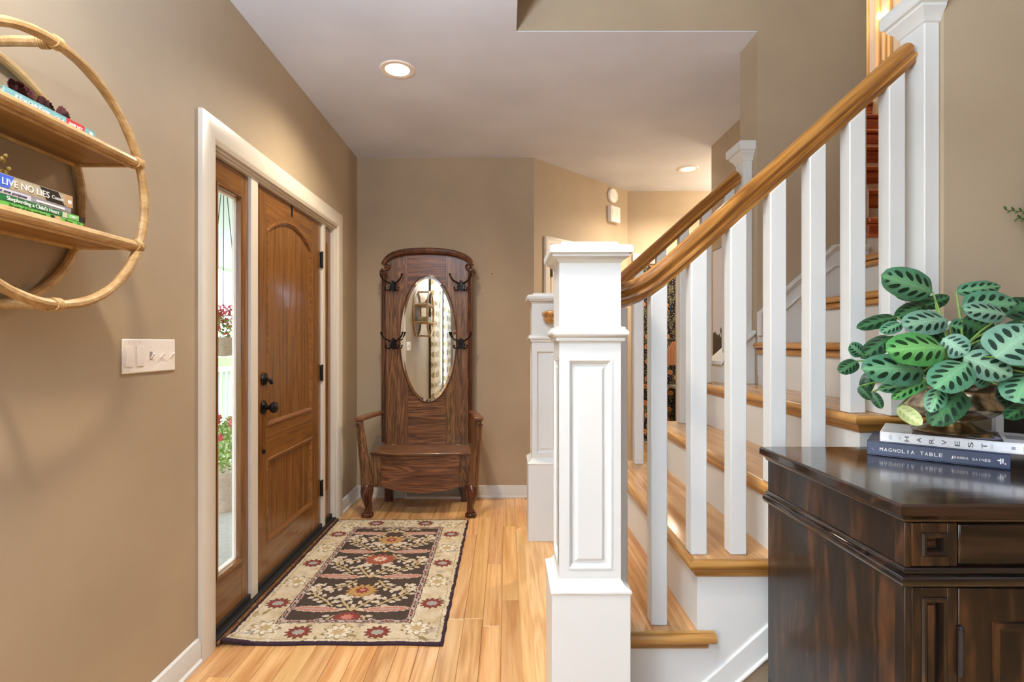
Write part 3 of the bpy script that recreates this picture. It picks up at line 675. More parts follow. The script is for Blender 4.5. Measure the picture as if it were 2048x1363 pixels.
# ------------------------------------------------------------------ rug
def make_rug():
    Wd, Ht = 0.922, 1.54; X0, Y0 = -1.184, 2.185
    nx, ny = 264, 440
    u = (np.arange(nx)+.5)/nx*Wd; v = (np.arange(ny)+.5)/ny*Ht
    U, V = np.meshgrid(u, v)
    rs = np.random.RandomState(2)
    def blur(a, k):
        for _ in range(k): a = (a+np.roll(a, 1, 0)+np.roll(a, -1, 0)+np.roll(a, 1, 1)+np.roll(a, -1, 1))/5
        return a
    def C(r, g, b): return np.array(lin(r, g, b)[:3])
    cream = C(212, 202, 182); tan = C(176, 154, 116); dark = C(74, 62, 55); edge = C(62, 48, 56); red = C(124, 62, 54); pink = C(176, 116, 100); gold = C(172, 134, 86)
    pale = C(196, 184, 166); mauve = C(168, 148, 138); olive = C(140, 124, 88); brick = C(152, 80, 62); gray = C(160, 156, 150)
    big = blur(rs.rand(ny, nx), 40); big = (big-big.min())/(big.max()-big.min())
    col = cream[None, None, :]*(1-big[..., None])+tan[None, None, :]*big[..., None]
    wob = (blur(rs.rand(ny, nx), 6)-.5)*.03
    Uw, Vw = U+wob, V+np.roll(wob, 50, 0)
    def put(mask, c): col[mask] = c
    def dseg(a, b):
        a = np.array(a); b = np.array(b); d = b-a; t = np.clip(((Uw-a[0])*d[0]+(Vw-a[1])*d[1])/(d@d), 0, 1)
        return np.hypot(Uw-a[0]-t*d[0], Vw-a[1]-t*d[1])
    def ell(cx, cy, rx, ry, ang=0, wave=0, n=8):
        c, s = math.cos(ang), math.sin(ang); x = (U-cx)*c+(V-cy)*s; y = -(U-cx)*s+(V-cy)*c
        r = np.hypot(x/rx, y/ry); th = np.arctan2(y/ry, x/rx)
        return r < 1+wave*np.cos(n*th)
    # border sprays
    for i in range(170):
        a = rs.rand()*Wd; b = rs.rand()*Ht
        if min(a, b, Wd-a, Ht-b) > .15: continue
        put(ell(a, b, .012+.02*rs.rand(), .006+.008*rs.rand(), rs.rand()*6, .2, 5), [olive, tan, pale, gray, mauve][i % 5]*(.85+.25*rs.rand()))
    for (a, b) in [(.095, .57), (.095, 1.02), (Wd-.095, .57), (Wd-.095, 1.02), (.46, .085), (.46, Ht-.085), (.13, .12), (Wd-.13, .12), (.13, Ht-.12), (Wd-.13, Ht-.12)]:
        put(ell(a, b, .06, .055, 0, .22, 9), olive*.95); put(ell(a, b, .05, .046, 0, .2, 9), cream*.95); put(ell(a, b, .028, .026, 0, .25, 7), tan)
    for (a, b) in [(.095, .34), (.095, .80), (.095, 1.25), (Wd-.095, .34), (Wd-.095, .80), (Wd-.095, 1.25), (.29, .085), (.63, .085), (.29, Ht-.085), (.63, Ht-.085)]:
        put(ell(a, b, .052, .046, 0, .16, 12), dark); put(ell(a, b, .047, .041, 0, .17, 12), red); put(ell(a, b, .026, .02, 0, .12, 8), gray*.9)
    # guard stripes
    def band(d0, d1): 
        e = np.minimum(np.minimum(Uw, Wd-Uw), np.minimum(Vw, Ht-Vw)); return (e > d0) & (e < d1)
    put(band(.158, .163), dark); put(band(.163, .186), mauve*1.05); put(band(.186, .190), dark*1.2)
    dash = ((U+V) % .042 < .018) & band(.169, .180); put(dash, dark*1.1)
    dash = ((U+V+.021) % .084 < .018) & band(.169, .180); put(dash, red)
    put(band(.030, .033), olive); dots = (((U % .03)-.015)**2+((V % .03)-.015)**2 < .007**2) & band(.012, .034); put(dots, pale)
    field = band(.190, 9); put(field, dark)
    # field pattern, mirrored left and right about the middle
    cx = Wd/2
    def stem(pts, wd=.006, leaves=True, seed=0):
        r2 = np.random.RandomState(seed)
        P = [np.array(p) for p in pts]
        for s in (1, -1):
            Q = [np.array((cx+s*p[0], p[1])) for p in P]
            for a, b in zip(Q[:-1], Q[1:]): put(field & (dseg(a, b) < wd), tan*1.05)
            if leaves:
                for a, b in zip(Q[:-1], Q[1:]):
                    L = np.hypot(*(b-a)); n = max(1, int(L/.034)); d = (b-a)/max(L, 1e-6); nn = np.array((-d[1], d[0]))
                    for i in range(n):
                        for sd in (1, -1):
                            q = a+d*(i+.5)*L/n+nn*sd*.026+d*.012
                            an = math.atan2(d[1], d[0])+sd*.9
                            put(field & ell(q[0], q[1], .0155, .0105, an, .12, 3), pale*(.9+.15*r2.rand()))
                            put(field & (dseg(a+d*(i+.5)*L/n, q) < .003), tan)
                q = Q[-1]; put(field & ell(q[0], q[1], .019, .014, .3, .1, 4), pale)
    for k, y in enumerate((.29, .64, .98, 1.30)):
        stem([(0, y), (.07, y-.025), (.14, y-.02)], .006, False)
        stem([(0, y-.02), (.05, y+.05), (.09, y+.12)], .006, True, k)
        stem([(.10, y+.02), (.16, y+.09), (.22, y+.13), (.255, y+.20)], .005, True, 10+k)
        stem([(.06, y-.06), (.10, y-.12), (.17, y-.16)], .005, True, 20+k)
        stem([(.20, y+.16), (.24, y+.24)], .005, True, 30+k)
    for y in (.285, .63, .965, 1.262):
        for s in (1, -1):
            a = cx+s*.165
            put(field & ell(a, y, .112, .027, s*.08, .10, 16), pale); put(field & ell(a, y, .104, .021, s*.08, .12, 16), pink)
            put(field & ell(a, y, .075, .007, s*.08, .12, 9), mauve)
    for (y, c1, c2, r) in ((.467, gold, red, .072), (.85, brick, pale, .078), (1.146, gold, red, .072), (1.44, brick, pale, .06), (.205, red, pink, .06)):
        f = field
        put(f & ell(cx, y-.045, r*.95, .028, 0, .14, 7), pale)
        put(f & ell(cx, y, r*1.08, r*.92, 0, .14, 14), dark*1.5); put(f & ell(cx, y, r, r*.84, 0, .16, 14), c1)
        put(f & ell(cx, y+.005, r*.45, r*.4, 0, .2, 9), c2); put(f & ell(cx, y+.008, r*.2, r*.2, 0, .2, 5), pink*1.1)
        for s in (1, -1): put(f & ell(cx+s*.055, y-.075, .03, .018, s*.5, .25, 5), pale)
    put(band(-1, .014), edge)
    col *= (0.82+.36*rs.rand(ny, nx))[..., None]
    # geometry
    gx, gy = nx+1, ny+1
    X = np.linspace(0, Wd, gx); Y = np.linspace(0, Ht, gy); XX, YY = np.meshgrid(X, Y)
    Z = np.full(XX.shape, .0115)+.0012*(rs.rand(gy, gx)-.5)
    dd = np.hypot(XX/.16, YY/.10); lift = np.clip(1-dd, 0, 1); Z += .022*lift**1.3
    Z += .004*np.exp(-((XX-.12)/.05)**2-(YY/.06)**2)*0
    en = np.minimum(np.minimum(XX, Wd-XX), np.minimum(YY, Ht-YY)); Z -= .004*np.clip(1-en/.006, 0, 1)
    jag = .0015*np.sin(YY*60)+.001*np.sin(YY*23); XX = XX+jag*(XX > Wd*.6); YY = YY+(.002*np.sin(XX*19)+.006*np.sin(XX*3.3))*(YY < .3)*(1-YY/.3)
    verts = np.stack([XX+X0, YY+Y0, Z], -1).reshape(-1, 3)
    i = np.arange(ny)[:, None]*gx+np.arange(nx)[None, :]
    faces = np.stack([i, i+1, i+1+gx, i+gx], -1).reshape(-1, 4)
    # skirt down to the floor
    ring = list(range(gx))+[gx*(r+1)-1 for r in range(1, gy)]+list(range(gx*gy-2, gx*(gy-1)-1, -1))+[gx*r for r in range(gy-2, 0, -1)]
    low = verts[ring].copy(); low[:, 2] = np.where(low[:, 2] > .016, low[:, 2]-.010, .0)
    nb = len(verts); verts = np.concatenate([verts, low])
    m = len(ring); sk = np.array([[ring[k], nb+k, nb+(k+1) % m, ring[(k+1) % m]] for k in range(m)])
    faces = np.concatenate([faces, sk])
    me = bpy.data.meshes.new('rug'); me.from_pydata(verts.tolist(), [], faces.tolist())
    at_ = me.color_attributes.new('tint', 'FLOAT_COLOR', 'CORNER')
    fc = np.concatenate([col.reshape(-1, 3), np.tile(edge, (m, 1))]); fc = np.concatenate([fc, np.ones((len(fc), 1))], 1)
    at_.data.foreach_set('color', np.repeat(fc, 4, axis=0).astype(np.float32).ravel())
    me.materials.append(vcol('wool_pile', 0.95, 0.05, 0.6, 500))
    o = bpy.data.objects.new('rug', me); COL.objects.link(o)
    tag(o, 'rectangular wool rug with dark floral field and cream border before the front door', 'rug')
make_rug()

# ------------------------------------------------------------------ switch plate, alarm, chime, register
sp = thing('switch_plate', (-1.21, 1.79, 1.157), 'white five-gang wall plate with two rockers and three toggles', 'light switch')
bx('plate', M_PLATE, sp, (-1.21, -1.204, 1.659, 1.922, 1.157, 1.268), .003)
for i in range(5):
    cy = 1.659+.0263+i*.0526
    if i < 2:
        r_ = MB().prism([(-1.204, 1.179), (-1.2015, 1.179), (-1.1985, 1.2125), (-1.2015, 1.246), (-1.204, 1.246)], 'xz', cy-.0165, cy+.0165).build('rocker', M_PLATE, sp, .001)
    else:
        MB().box(-1.204, -1.2025, cy-.006, cy+.006, 1.199, 1.226).build('toggle_slot', plain('slot_grey', lin(150, 144, 140), .5), sp) if i == 2 else None
        MB().prism([(-1.204, 1.205), (-1.193, 1.222), (-1.190, 1.218), (-1.2035, 1.2)], 'xz', cy-.004, cy+.004).build('toggle', M_PLATE, sp, .001)
    for dz in (1.167, 1.258) if i < 2 else (1.182, 1.243):
        MB().lathe([(.003, 0), (.003, .0008), (.001, .001)], (-1.204, cy, dz), 8, (1, 0, 0)).build('screw', M_CANT, sp)
def wall_at(t): return OA+UA*LA*t
c = wall_at(.80)+Vector((0, 0, 2.655)); sm = thing('smoke_detector', c, 'round white smoke alarm high on the wall above a small white box', 'smoke detector')
MB().lathe([(.066, 0), (.07, .006), (.07, .02), (.062, .03), (.05, .033), (.048, .029), (.040, .030), (.03, .037), (.001, .038)], c, 32, NA).build('housing', M_PLATE, sm)
MB(Matrix.Translation(c) @ Matrix(((UA.x, NA.x, 0, 0), (UA.y, NA.y, 0, 0), (0, 0, 1, 0), (0, 0, 0, 1)))).ball((.03, .033, .0), .004).ball((.03, .033, -.012), .004).build('indicator', M_BLACK, sm)
c = wall_at(.805)+Vector((0, 0, 2.40)); ch = thing('door_chime', c, 'small white plastic chime box below the round smoke alarm', 'door chime')
Mc = Matrix.Translation(c) @ Matrix(((UA.x, NA.x, 0, 0), (UA.y, NA.y, 0, 0), (0, 0, 1, 0), (0, 0, 0, 1)))
MB(Mc).box(-.075, .075, 0, .045, 0, .15).build('housing', M_PLATE, ch, .005)
MB(Mc).box(-.055, .055, .045, .049, .03, .12).build('front_panel', M_CANT, ch, .002)
MB(Mc).tube([(-.02, .05, .07), (0, .051, .085), (.02, .05, .068)], .002, 6).build('emblem', M_PLATE, ch)
rg_ = thing('floor_register', (-.58, 4.287, 0), 'white louvred air register low on the wall under the hall bench', 'air vent')
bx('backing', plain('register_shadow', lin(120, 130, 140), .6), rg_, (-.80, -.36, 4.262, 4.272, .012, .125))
MB().box(-.815, -.345, 4.235, 4.272, 0, .022).box(-.815, -.345, 4.25, 4.272, .118, .14).box(-.815, -.80, 4.24, 4.272, .022, .118).box(-.36, -.345, 4.24, 4.272, .022, .118).build('frame', M_PLATE, rg_, .003)
lm = MB()
for i in range(46):
    xx = -.795+i*.0094; lean = .5*(1 if xx < -.58 else -1)*abs(xx+.58)
    lm.add([(xx, 4.254, .022), (xx+.004, 4.254, .022), (xx+.004+lean*.3, 4.244, .118), (xx+lean*.3, 4.244, .118)], [(0, 1, 2, 3)])
tag(lm.build('louvres', M_PLATE, rg_), kind='stuff')
for (px_, py_) in ((964, 581), (984, 547)):
    p = at(px_, py_, 4.283); n_ = MB().lathe([(.004, 0), (.005, .002), (.002, .009), (.001, .01)], (p.x, 4.287, p.z), 8, (0, -1, 0)).build('wall_nail', M_PLATE if px_ == 964 else M_IRON)
    tag(n_, 'pale wall screw right of the hall tree mirror' if px_ == 964 else 'tiny dark nail in the wall right of the hall tree crown', 'nail')

# ------------------------------------------------------------------ hall tree
HX = -.625
ht = thing('hall_tree', (HX, 4.0, 0), 'antique oak hall tree bench with oval mirror and black coat hooks', 'hall tree')
BY = 4.17   # front of the back board
def hz(px, py, Y=BY): return at(px, py, Y)
crown_px = [(766.4, 527.5), (773.5, 517), (785.8, 508.2), (810.4, 502), (854.5, 499.7), (898.5, 502.9), (924.9, 510), (939, 518.7), (945.1, 529.3)]
def smooth_path(P, n=6):
    P = [Vector(p) for p in P]; out = []
    for i in range(len(P)-1):
        p0 = P[max(i-1, 0)]; p1 = P[i]; p2 = P[i+1]; p3 = P[min(i+2, len(P)-1)]
        for k in range(n):
            t = k/n; out.append(.5*((2*p1)+(p2-p0)*t+(2*p0-5*p1+4*p2-p3)*t*t+(3*p1-p0-3*p2+p3)*t**3))
    out.append(P[-1]); return out
cp = smooth_path([hz(*q) for q in crown_px], 5)
L_, R_ = HX-.335, HX+.335
zb_ = .455
outline = [(p.x*.985+HX*.015, p.z-.012) for p in cp]
MB().prism([(L_, .14)]+[(L_, outline[0][1]-.1)]+outline+[(R_, outline[-1][1]-.1), (R_, .14)], 'xz', BY+.006, BY+.03).build('back_board', M_HTZ, ht)
def inside(x0, x1, z0, z1):
    # a veneer strip clipped by the arch
    def top(x):
        for a, b in zip(outline[:-1], outline[1:]):
            if a[0] <= x <= b[0]: return a[1]+(b[1]-a[1])*(x-a[0])/(b[0]-a[0]+1e-9)
        return outline[0][1]
    xs = [x0+(x1-x0)*i/8 for i in range(9)]
    return [(x0, z0)]+[(x1, z0)]+[(x_, min(z1, top(x_)-.002)) for x_ in xs[::-1]]
g = .0008
for a, b in ((L_, -.86), (-.86, -.775), (-.475, -.40), (-.40, R_)):
    MB().prism(inside(a+g, b-g, .455, 3), 'xz', BY, BY+.006).build('stile_panel', M_HTZ, ht)
for a, b in ((1.86, 3), (1.70, 1.86), (1.2, 1.70), (.80, 1.2), (.70, .80), (.60, .70), (.53, .60), (.455, .53)):
    MB().prism(inside(-.775+g, -.475-g, a+g, b-g), 'xz', BY, BY+.006).build('rail_panel', M_HTX, ht)
for xx in (L_-.006, R_+.006):
    MB().tube([(xx, BY, .47), (xx, BY, 1.82)], .016, 10).build('side_moulding', M_HTD, ht)
rr_ = [.014+.013*math.sin(math.pi*i/(len(cp)-1))**.5 for i in range(len(cp))]
MB().tube([p+Vector((0, -.012, -.01)) for p in cp], rr_, 10).build('crown_moulding', M_HTD, ht)
def scroll(cx_, cz_, s, flip, r0=.03):
    pts = []; rad = []
    for i in range(16):
        t = i/15; a = (math.pi*.5+t*math.pi*2.2); q = r0*(1-.75*t)
        pts.append((cx_+s*q*math.cos(a), BY-.014, cz_+flip*q*math.sin(a))); rad.append(.010-.005*t)
    return pts, rad
for s in (1, -1):
    e = cp[0] if s == 1 else cp[-1]
    m_ = MB(); pts, rad = scroll(e.x+s*.026, e.z-.015, -s, -1); m_.tube(pts, rad, 8); pts, rad = scroll(e.x+s*.004, e.z-.07, s, 1, .026); m_.tube(pts, rad, 8)
    m_.tube([(e.x+s*.012, BY-.012, e.z-.05), (e.x+s*.03, BY-.012, e.z-.10), (e.x+s*.024, BY-.01, e.z-.16)], [.01, .009, .005], 8)
    m_.build('scroll_carving', M_HTD, ht)
# oval mirror with a bevelled rim
mc = Vector((-.6145, 0, 1.285)); mw, mh = .222, .497
def oval(k, y, n=72): return [(mc.x+mw*k*math.cos(2*math.pi*i/n), y, mc.z+mh*(1-(1-k)*mw/mh)*math.sin(2*math.pi*i/n)) for i in range(n)]
MB().rings([oval(1.03, BY+.001), oval(1.03, BY-.008), oval(1.0, BY-.010), oval(.985, BY-.004)], caps=False).build('mirror_rim', M_HTD, ht)
MB().rings([oval(1.0, BY-.003), oval(.90, BY-.0075)], caps=False, smooth=False).build('mirror_bevel', M_MIRR, ht)
MB().rings([oval(.90, BY-.0074), oval(.90, BY-.0076)], smooth=False).build('mirror_glass', M_MIRR, ht)
# hooks
def hook(x_, z_):
    h = thing('coat_hook', (x_, BY, z_), 'black double coat hook', parent=ht); h['label'] = 'black cast-iron double coat hook'
    m_ = MB(); yb = BY-.004
    m_.box(x_-.012, x_+.012, BY-.006, BY, z_-.045, z_+.03)
    for s in (1, -1):
        m_.tube(smooth_path([(x_+s*.006, yb, z_+.0), (x_+s*.03, yb-.02, z_+.012), (x_+s*.06, yb-.04, z_+.03), (x_+s*.078, yb-.05, z_+.055), (x_+s*.082, yb-.05, z_+.07)], 3), [.006]*12+[.0075], 6)
        m_.ball((x_+s*.083, yb-.05, z_+.074), .009, 8, 5)
        m_.tube(smooth_path([(x_+s*.006, yb, z_+.02), (x_+s*.022, yb-.012, z_-.02), (x_+s*.02, yb-.02, z_-.045), (x_+s*.045, yb-.03, z_-.048), (x_+s*.05, yb-.03, z_-.03)], 3), [.008]*6+[.005]*7, 6)
        m_.ball((x_+s*.051, yb-.03, z_-.027), .007, 8, 5)
    m_.prism([(x_-.02, z_-.03), (x_, z_-.06), (x_+.02, z_-.03), (x_, z_+.035)], 'xz', BY-.012, BY-.002)
    m_.build('hook_body', M_IRON, h)
for xx, zz in ((-.895, 1.715), (-.355, 1.715), (-.89, 1.26), (-.355, 1.26)): hook(xx, zz)
# bench
LY = 3.83
lid = [(HX-.36, LY+.01), (HX+.36, LY+.01), (HX+.338, BY-.001), (HX-.338, BY-.001)]
lidc = [(HX-.365+.73*i/10, LY+.012-.03*math.sin(math.pi*i/10)) for i in range(11)]
MB().prism(lidc+[(HX+.338, BY-.001), (HX-.338, BY-.001)], 'xy', .438, .458).build('seat_lid', M_HTX, ht, .006)
for s in (-1, 1): MB().box(HX+s*.255-.018, HX+s*.255+.018, BY-.045, BY-.026, .4575, .4595).build('lid_hinge', plain('brass_hinge', lin(196, 180, 150), .4, .6), ht)
def front_y(x): return LY+.03-.02*math.cos((x-HX)/.35*math.pi/2)
def front_bot(x): return .205-.045*math.cos((x-HX)/.30*math.pi/2)**1.0 if abs(x-HX) < .30 else .205
m_ = MB(); n = 16; vs = []; fs = []
for i in range(n+1):
    xx = HX-.285+.57*i/n; y_ = front_y(xx); zb2 = front_bot(xx)
    vs += [(xx, y_, zb2), (xx, y_, .438), (xx, y_+.02, zb2), (xx, y_+.02, .438)]
for i in range(n):
    k = i*4; j = k+4; fs += [(k, j, j+1, k+1), (k+2, k+3, j+3, j+2), (k, k+2, j+2, j), (k+1, j+1, j+3, k+3)]
fs += [(0, 1, 3, 2), (n*4, n*4+2, n*4+3, n*4+1)]
m_.add(vs, fs).build('seat_front', M_HTX, ht)
for s in (-1, 1):
    a, b = sorted((HX+s*.2865, HX+s*.36))
    MB().box(a, b, LY+.028, LY+.05, .20, .438).build('corner_panel', M_HTZ, ht)
    a, b = sorted((HX+s*.335, HX+s*.355))
    MB().box(a, b, LY+.05, BY, .20, .438).build('seat_side', M_HTX, ht)
    a, b = sorted((HX+s*.335, HX+s*.27))
    MB().prism([(a, 0), (b, 0), (b, .16), (a, .16)], 'xz', BY, BY+.035).build('rear_leg', M_HTD, ht, .004)
MB().box(HX-.335, HX+.335, LY+.05, BY, .205, .22).build('seat_bottom', M_HTX, ht)
for s in (-1, 1):
    # leaning arm post on a cabriole leg with a paw foot
    P = [(HX+s*.427, 3.80, .690), (HX+s*.420, 3.805, .60), (HX+s*.405, 3.815, .45), (HX+s*.388, 3.82, .30), (HX+s*.378, 3.818, .20)]
    MB().tube(smooth_path(P, 4), [.021+.0012*i for i in range(17)], 12, squash=1.15).build('arm_post', M_HTZ, ht)
    mm = MB(); q = 12; pts = []; rad = []
    for i in range(14):
        t = i/13; a = math.pi*1.0+t*math.pi*2.3; r2 = .016*(1-.7*t); pts.append((HX+s*(.440-.0)+s*r2*math.cos(a)*-1, 3.777, .672+r2*math.sin(a))); rad.append(.007-.003*t)
    mm.tube(pts, rad, 6); mm.build('post_scroll', M_HTD, ht)
    P = smooth_path([(HX+s*.376, 3.822, .225), (HX+s*.378, 3.803, .175), (HX+s*.374, 3.80, .12), (HX+s*.366, 3.812, .07), (HX+s*.372, 3.806, .035)], 4)
    MB().tube(P, [.036, .043, .046, .047, .046, .043, .039, .036, .032, .029, .027, .026, .025, .026, .028, .029, .029], 12).build('leg', M_HTD, ht)
    mm = MB()
    for o_ in (-.022, 0.0, .022):
        mm.tube(smooth_path([(HX+s*.345+o_*.6, 3.79, .235), (HX+s*.366+o_*.9, 3.762, .185), (HX+s*.37+o_*.75, 3.763, .13), (HX+s*.366+o_*.5, 3.784, .075), (HX+s*.372+o_*.6, 3.778, .04)], 4), [.006, .008, .009, .009, .009, .008, .008, .007, .007, .007, .006, .006, .006, .006, .006, .006, .006], 6)
    mm.build('leg_reeding', M_HTD, ht)
    mm = MB(); mm.ball((HX+s*.372, 3.812, .02), (.043, .038, .0195), 14, 8)
    for o_ in (-.030, -.011, .011, .030): mm.ball((HX+s*.372+o_, 3.782+abs(o_)*.35, .018), (.0125, .018, .0175), 8, 6)
    mm.build('paw_foot', M_HTD, ht)
    A = [(HX+s*.335, 4.165), (HX+s*.385, 4.15), (HX+s*.42, 4.02), (HX+s*.463, 3.83), (HX+s*.46, 3.775), (HX+s*.395, 3.775), (HX+s*.385, 3.84), (HX+s*.36, 4.0), (HX+s*.335, 4.08)]
    MB().prism(A if s == 1 else A[::-1], 'xy', .695, .722).build('arm', M_HTX, ht, .007, 3)

# ------------------------------------------------------------------ round rattan wall shelf
SY, SZ, SR = 1.195, 1.640, .297
rs_ = thing('wall_shelf', (-1.11, SY, SZ-SR), 'round rattan wall shelf with two boards on the tan wall', 'shelf')
def ring(xc, nm):
    MB().tube([(xc, SY+SR*math.cos(2*math.pi*i/64), SZ+SR*math.sin(2*math.pi*i/64)) for i in range(64)], [.0115+.0009*math.sin(i*1.7)*math.sin(i*.6) for i in range(64)], 10, True).build(nm, M_RATT, rs_)
ring(-1.197, 'wall_hoop'); ring(-1.022, 'front_hoop')
def binding(c, axis, r=.0135, n=4, nm='binding'):
    m_ = MB(); A = Vector(axis).normalized(); q_ = A.to_track_quat('Z', 'Y')
    for i in range(n):
        o_ = A*((i-(n-1)/2)*.0052)
        m_.tube([Vector(c)+o_+q_ @ Vector((r*math.cos(2*math.pi*k/14), r*math.sin(2*math.pi*k/14), .0015*math.sin(k))) for k in range(14)], .0026, 5, True)
    m_.build(nm, M_WRAP, rs_)
for zz, s in ((SZ+SR, 1), (SZ-SR, -1)):
    MB().tube([(-1.197, SY, zz), (-1.11, SY, zz+.002), (-1.022, SY, zz)], .0115, 10).build('cross_bar', M_RATT, rs_)
    binding((-1.022, SY+.004, zz), (0, 1, 0)); binding((-1.045, SY, zz), (1, 0, 0), .013, 4)
for zz in (1.753, 1.524):
    hy = math.sqrt(SR**2-(zz-SZ)**2)
    MB().box(-1.193, -1.03, SY-hy+.01, SY+hy-.01, zz-.004, zz+.008).build('shelf_board', M_SHELF, rs_, .002)
    MB().tube([(-1.022, SY-hy, zz), (-1.022, SY, zz+.001), (-1.022, SY+hy, zz)], .0125, 10).build('front_pole', M_RATT, rs_)
    MB().tube([(-1.032, SY-hy+.01, zz-.012), (-1.032, SY+hy-.01, zz-.012)], .005, 8).build('edge_bead', M_RATT, rs_)
    MB().tube([(-1.197, SY-hy, zz), (-1.197, SY+hy, zz)], .0105, 10).build('back_pole', M_RATT, rs_)
    for s in (-1, 1):
        MB().tube([(-1.197, SY+s*(hy-.006), zz-.002), (-1.022, SY+s*(hy-.006), zz-.002)], .009, 8).build('side_pole', M_RATT, rs_)
        binding((-1.022, SY+s*(hy-.008), zz), (0, 1, 0), .0145, 4); binding((-1.022, SY+s*hy, zz), (0, -s*(zz-SZ)/SR, hy/SR), .0135, 3)

# books on the shelf
def shelf_book(name, label, y0, y1, z0, z1, cover, x0=-1.175, x1=-1.035, page=M_PAGE, group='books on the rattan shelf'):
    t = thing(name, ((x0+x1)/2, (y0+y1)/2, z0), label, 'book', group)
    c = .0022
    MB().box(x0+.003, x1-.004, y0+.003, y1-.003, z0+c, z1-c).build('pages', page, t)
    MB().box(x0, x1, y0, y1, z0, z0+c).box(x0, x1, y0, y1, z1-c, z1).box(x1-.004, x1, y0, y1, z0+c, z1-c).build('cover', cover, t, .0008)
    return t
def patch(t, mat, y0, y1, z0, z1, x=-1.035, name='spine_patch', skew=0):
    d = .0004
    return MB().prism([(y0, z0), (y1, z0), (y1+skew, z1), (y0+skew, z1)], 'yz', x-.0002, x+d).build(name, mat, t)
def spine_text(t, txt, mat, y, z, h, w_=None, shear=0, x=-1.035, nm='lettering'):
    return lettering(txt, mat, t, (x+.0008, y, z), (0, 1, 0), (0, 0, 1), h, w_, shear, nm)
def cov(nm, c): return plain(nm, c, .38, noise_amt=.05)
W_ = cov('white_print', lin(238, 236, 232)); K_ = cov('black_print', lin(26, 24, 24))
za = 1.7655
b1 = shelf_book('book', 'slim teal book with a red band lying flat on the upper shelf', 1.088, 1.332, za, za+.0215, cov('teal_cover', lin(126, 178, 184)))
MB().box(-1.176, -1.0345, 1.0875, 1.3325, za-.0006, za+.0018).build('back_cover', cov('maroon_cover', lin(110, 30, 32)), b1)
patch(b1, cov('red_band', lin(206, 62, 66)), 1.243, 1.297, za+.002, za+.0212)
spine_text(b1, 'If You Only Knew', W_, 1.112, za+.006, .010, .085, .35); spine_text(b1, 'JAMIE IVEY', W_, 1.25, za+.007, .0075, .040)
MB(Matrix.Identity(4)).tube([(-1.0345, 1.212+.004*i, za+.009+.004*math.sin(i*2.4)) for i in range(7)], .0008, 5).build('spray_print', W_, b1)
patch(b1, W_, 1.312, 1.322, za+.005, za+.016, name='imprint')
zl = 1.5365
b5 = shelf_book('book', 'bright green slim paperback at the bottom of the lower stack', 1.05, 1.293, zl, zl+.0125, cov('lime_cover', lin(112, 186, 84)))
b4 = shelf_book('book', 'dark green book with a black end in the lower stack', 1.05, 1.299, zl+.0125, zl+.0265, cov('green_cover', lin(34, 116, 62)))
b3 = shelf_book('book', 'grey spined book with handwritten title between green and blue books', 1.04, 1.257, zl+.0265, zl+.0395, cov('grey_cover', lin(150, 146, 156)))
b2 = shelf_book('book', 'thick blue and tan book on top of the lower stack', 1.03, 1.262, zl+.0395, zl+.0685, cov('tan_cover', lin(176, 164, 138)))
spine_text(b5, 'liturgy of the ordinary', cov('olive_print', lin(54, 90, 40)), 1.10, zl+.0035, .0075, .088); spine_text(b5, 'Warren', cov('olive_print2', lin(64, 110, 48)), 1.238, zl+.004, .006, .022)
patch(b5, K_, 1.200, 1.210, zl+.002, zl+.0115); patch(b5, cov('peach_patch', lin(214, 168, 130)), 1.213, 1.226, zl+.002, zl+.0115)
patch(b5, cov('leaf_mark', lin(84, 150, 66)), 1.274, 1.283, zl+.003, zl+.010)
spine_text(b4, "Shepherding a Child's Heart", W_, 1.094, zl+.0165, .0085, .128)
patch(b4, cov('light_green_band', lin(120, 196, 96)), 1.248, 1.279, zl+.0135, zl+.0258); patch(b4, K_, 1.279, 1.2985, zl+.0130, zl+.0262); patch(b4, cov('cream_patch', lin(206, 200, 170)), 1.232, 1.246, zl+.0135, zl+.0258)
spine_text(b4, 'TRIPP', W_, 1.252, zl+.017, .0055, .022)
patch(b3, cov('pale_band', lin(204, 202, 214)), 1.05, 1.150, zl+.0275, zl+.0385); spine_text(b3, 'but one purpose', cov('ink', lin(30, 26, 50)), 1.07, zl+.0305, .0065, .07, .3); spine_text(b3, 'JOURNAL EDITION', W_, 1.163, zl+.031, .005, .075) if False else MB().prism([(1.163, zl+.031), (1.238, zl+.031), (1.238, zl+.035), (1.163, zl+.035)], 'yz', -1.0348, -1.0344).build('spine_stripe', W_, b3)
patch(b2, cov('blue_cover', lin(66, 104, 206)), 1.031, 1.099, zl+.0405, zl+.0675, skew=.012); patch(b2, K_, 1.190, 1.238, zl+.0405, zl+.0675, skew=-.018); 
patch(b2, cov('tan_end', lin(188, 146, 104)), 1.241, 1.2615, zl+.0405, zl+.0675, skew=-.002)
spine_text(b2, 'LIVE NO LIES', W_, 1.084, zl+.047, .014, .112); spine_text(b2, 'Comer', W_, 1.203, zl+.049, .008, .032); patch(b2, W_, 1.247, 1.257, zl+.049, zl+.057, name='imprint', x=-1.0345)
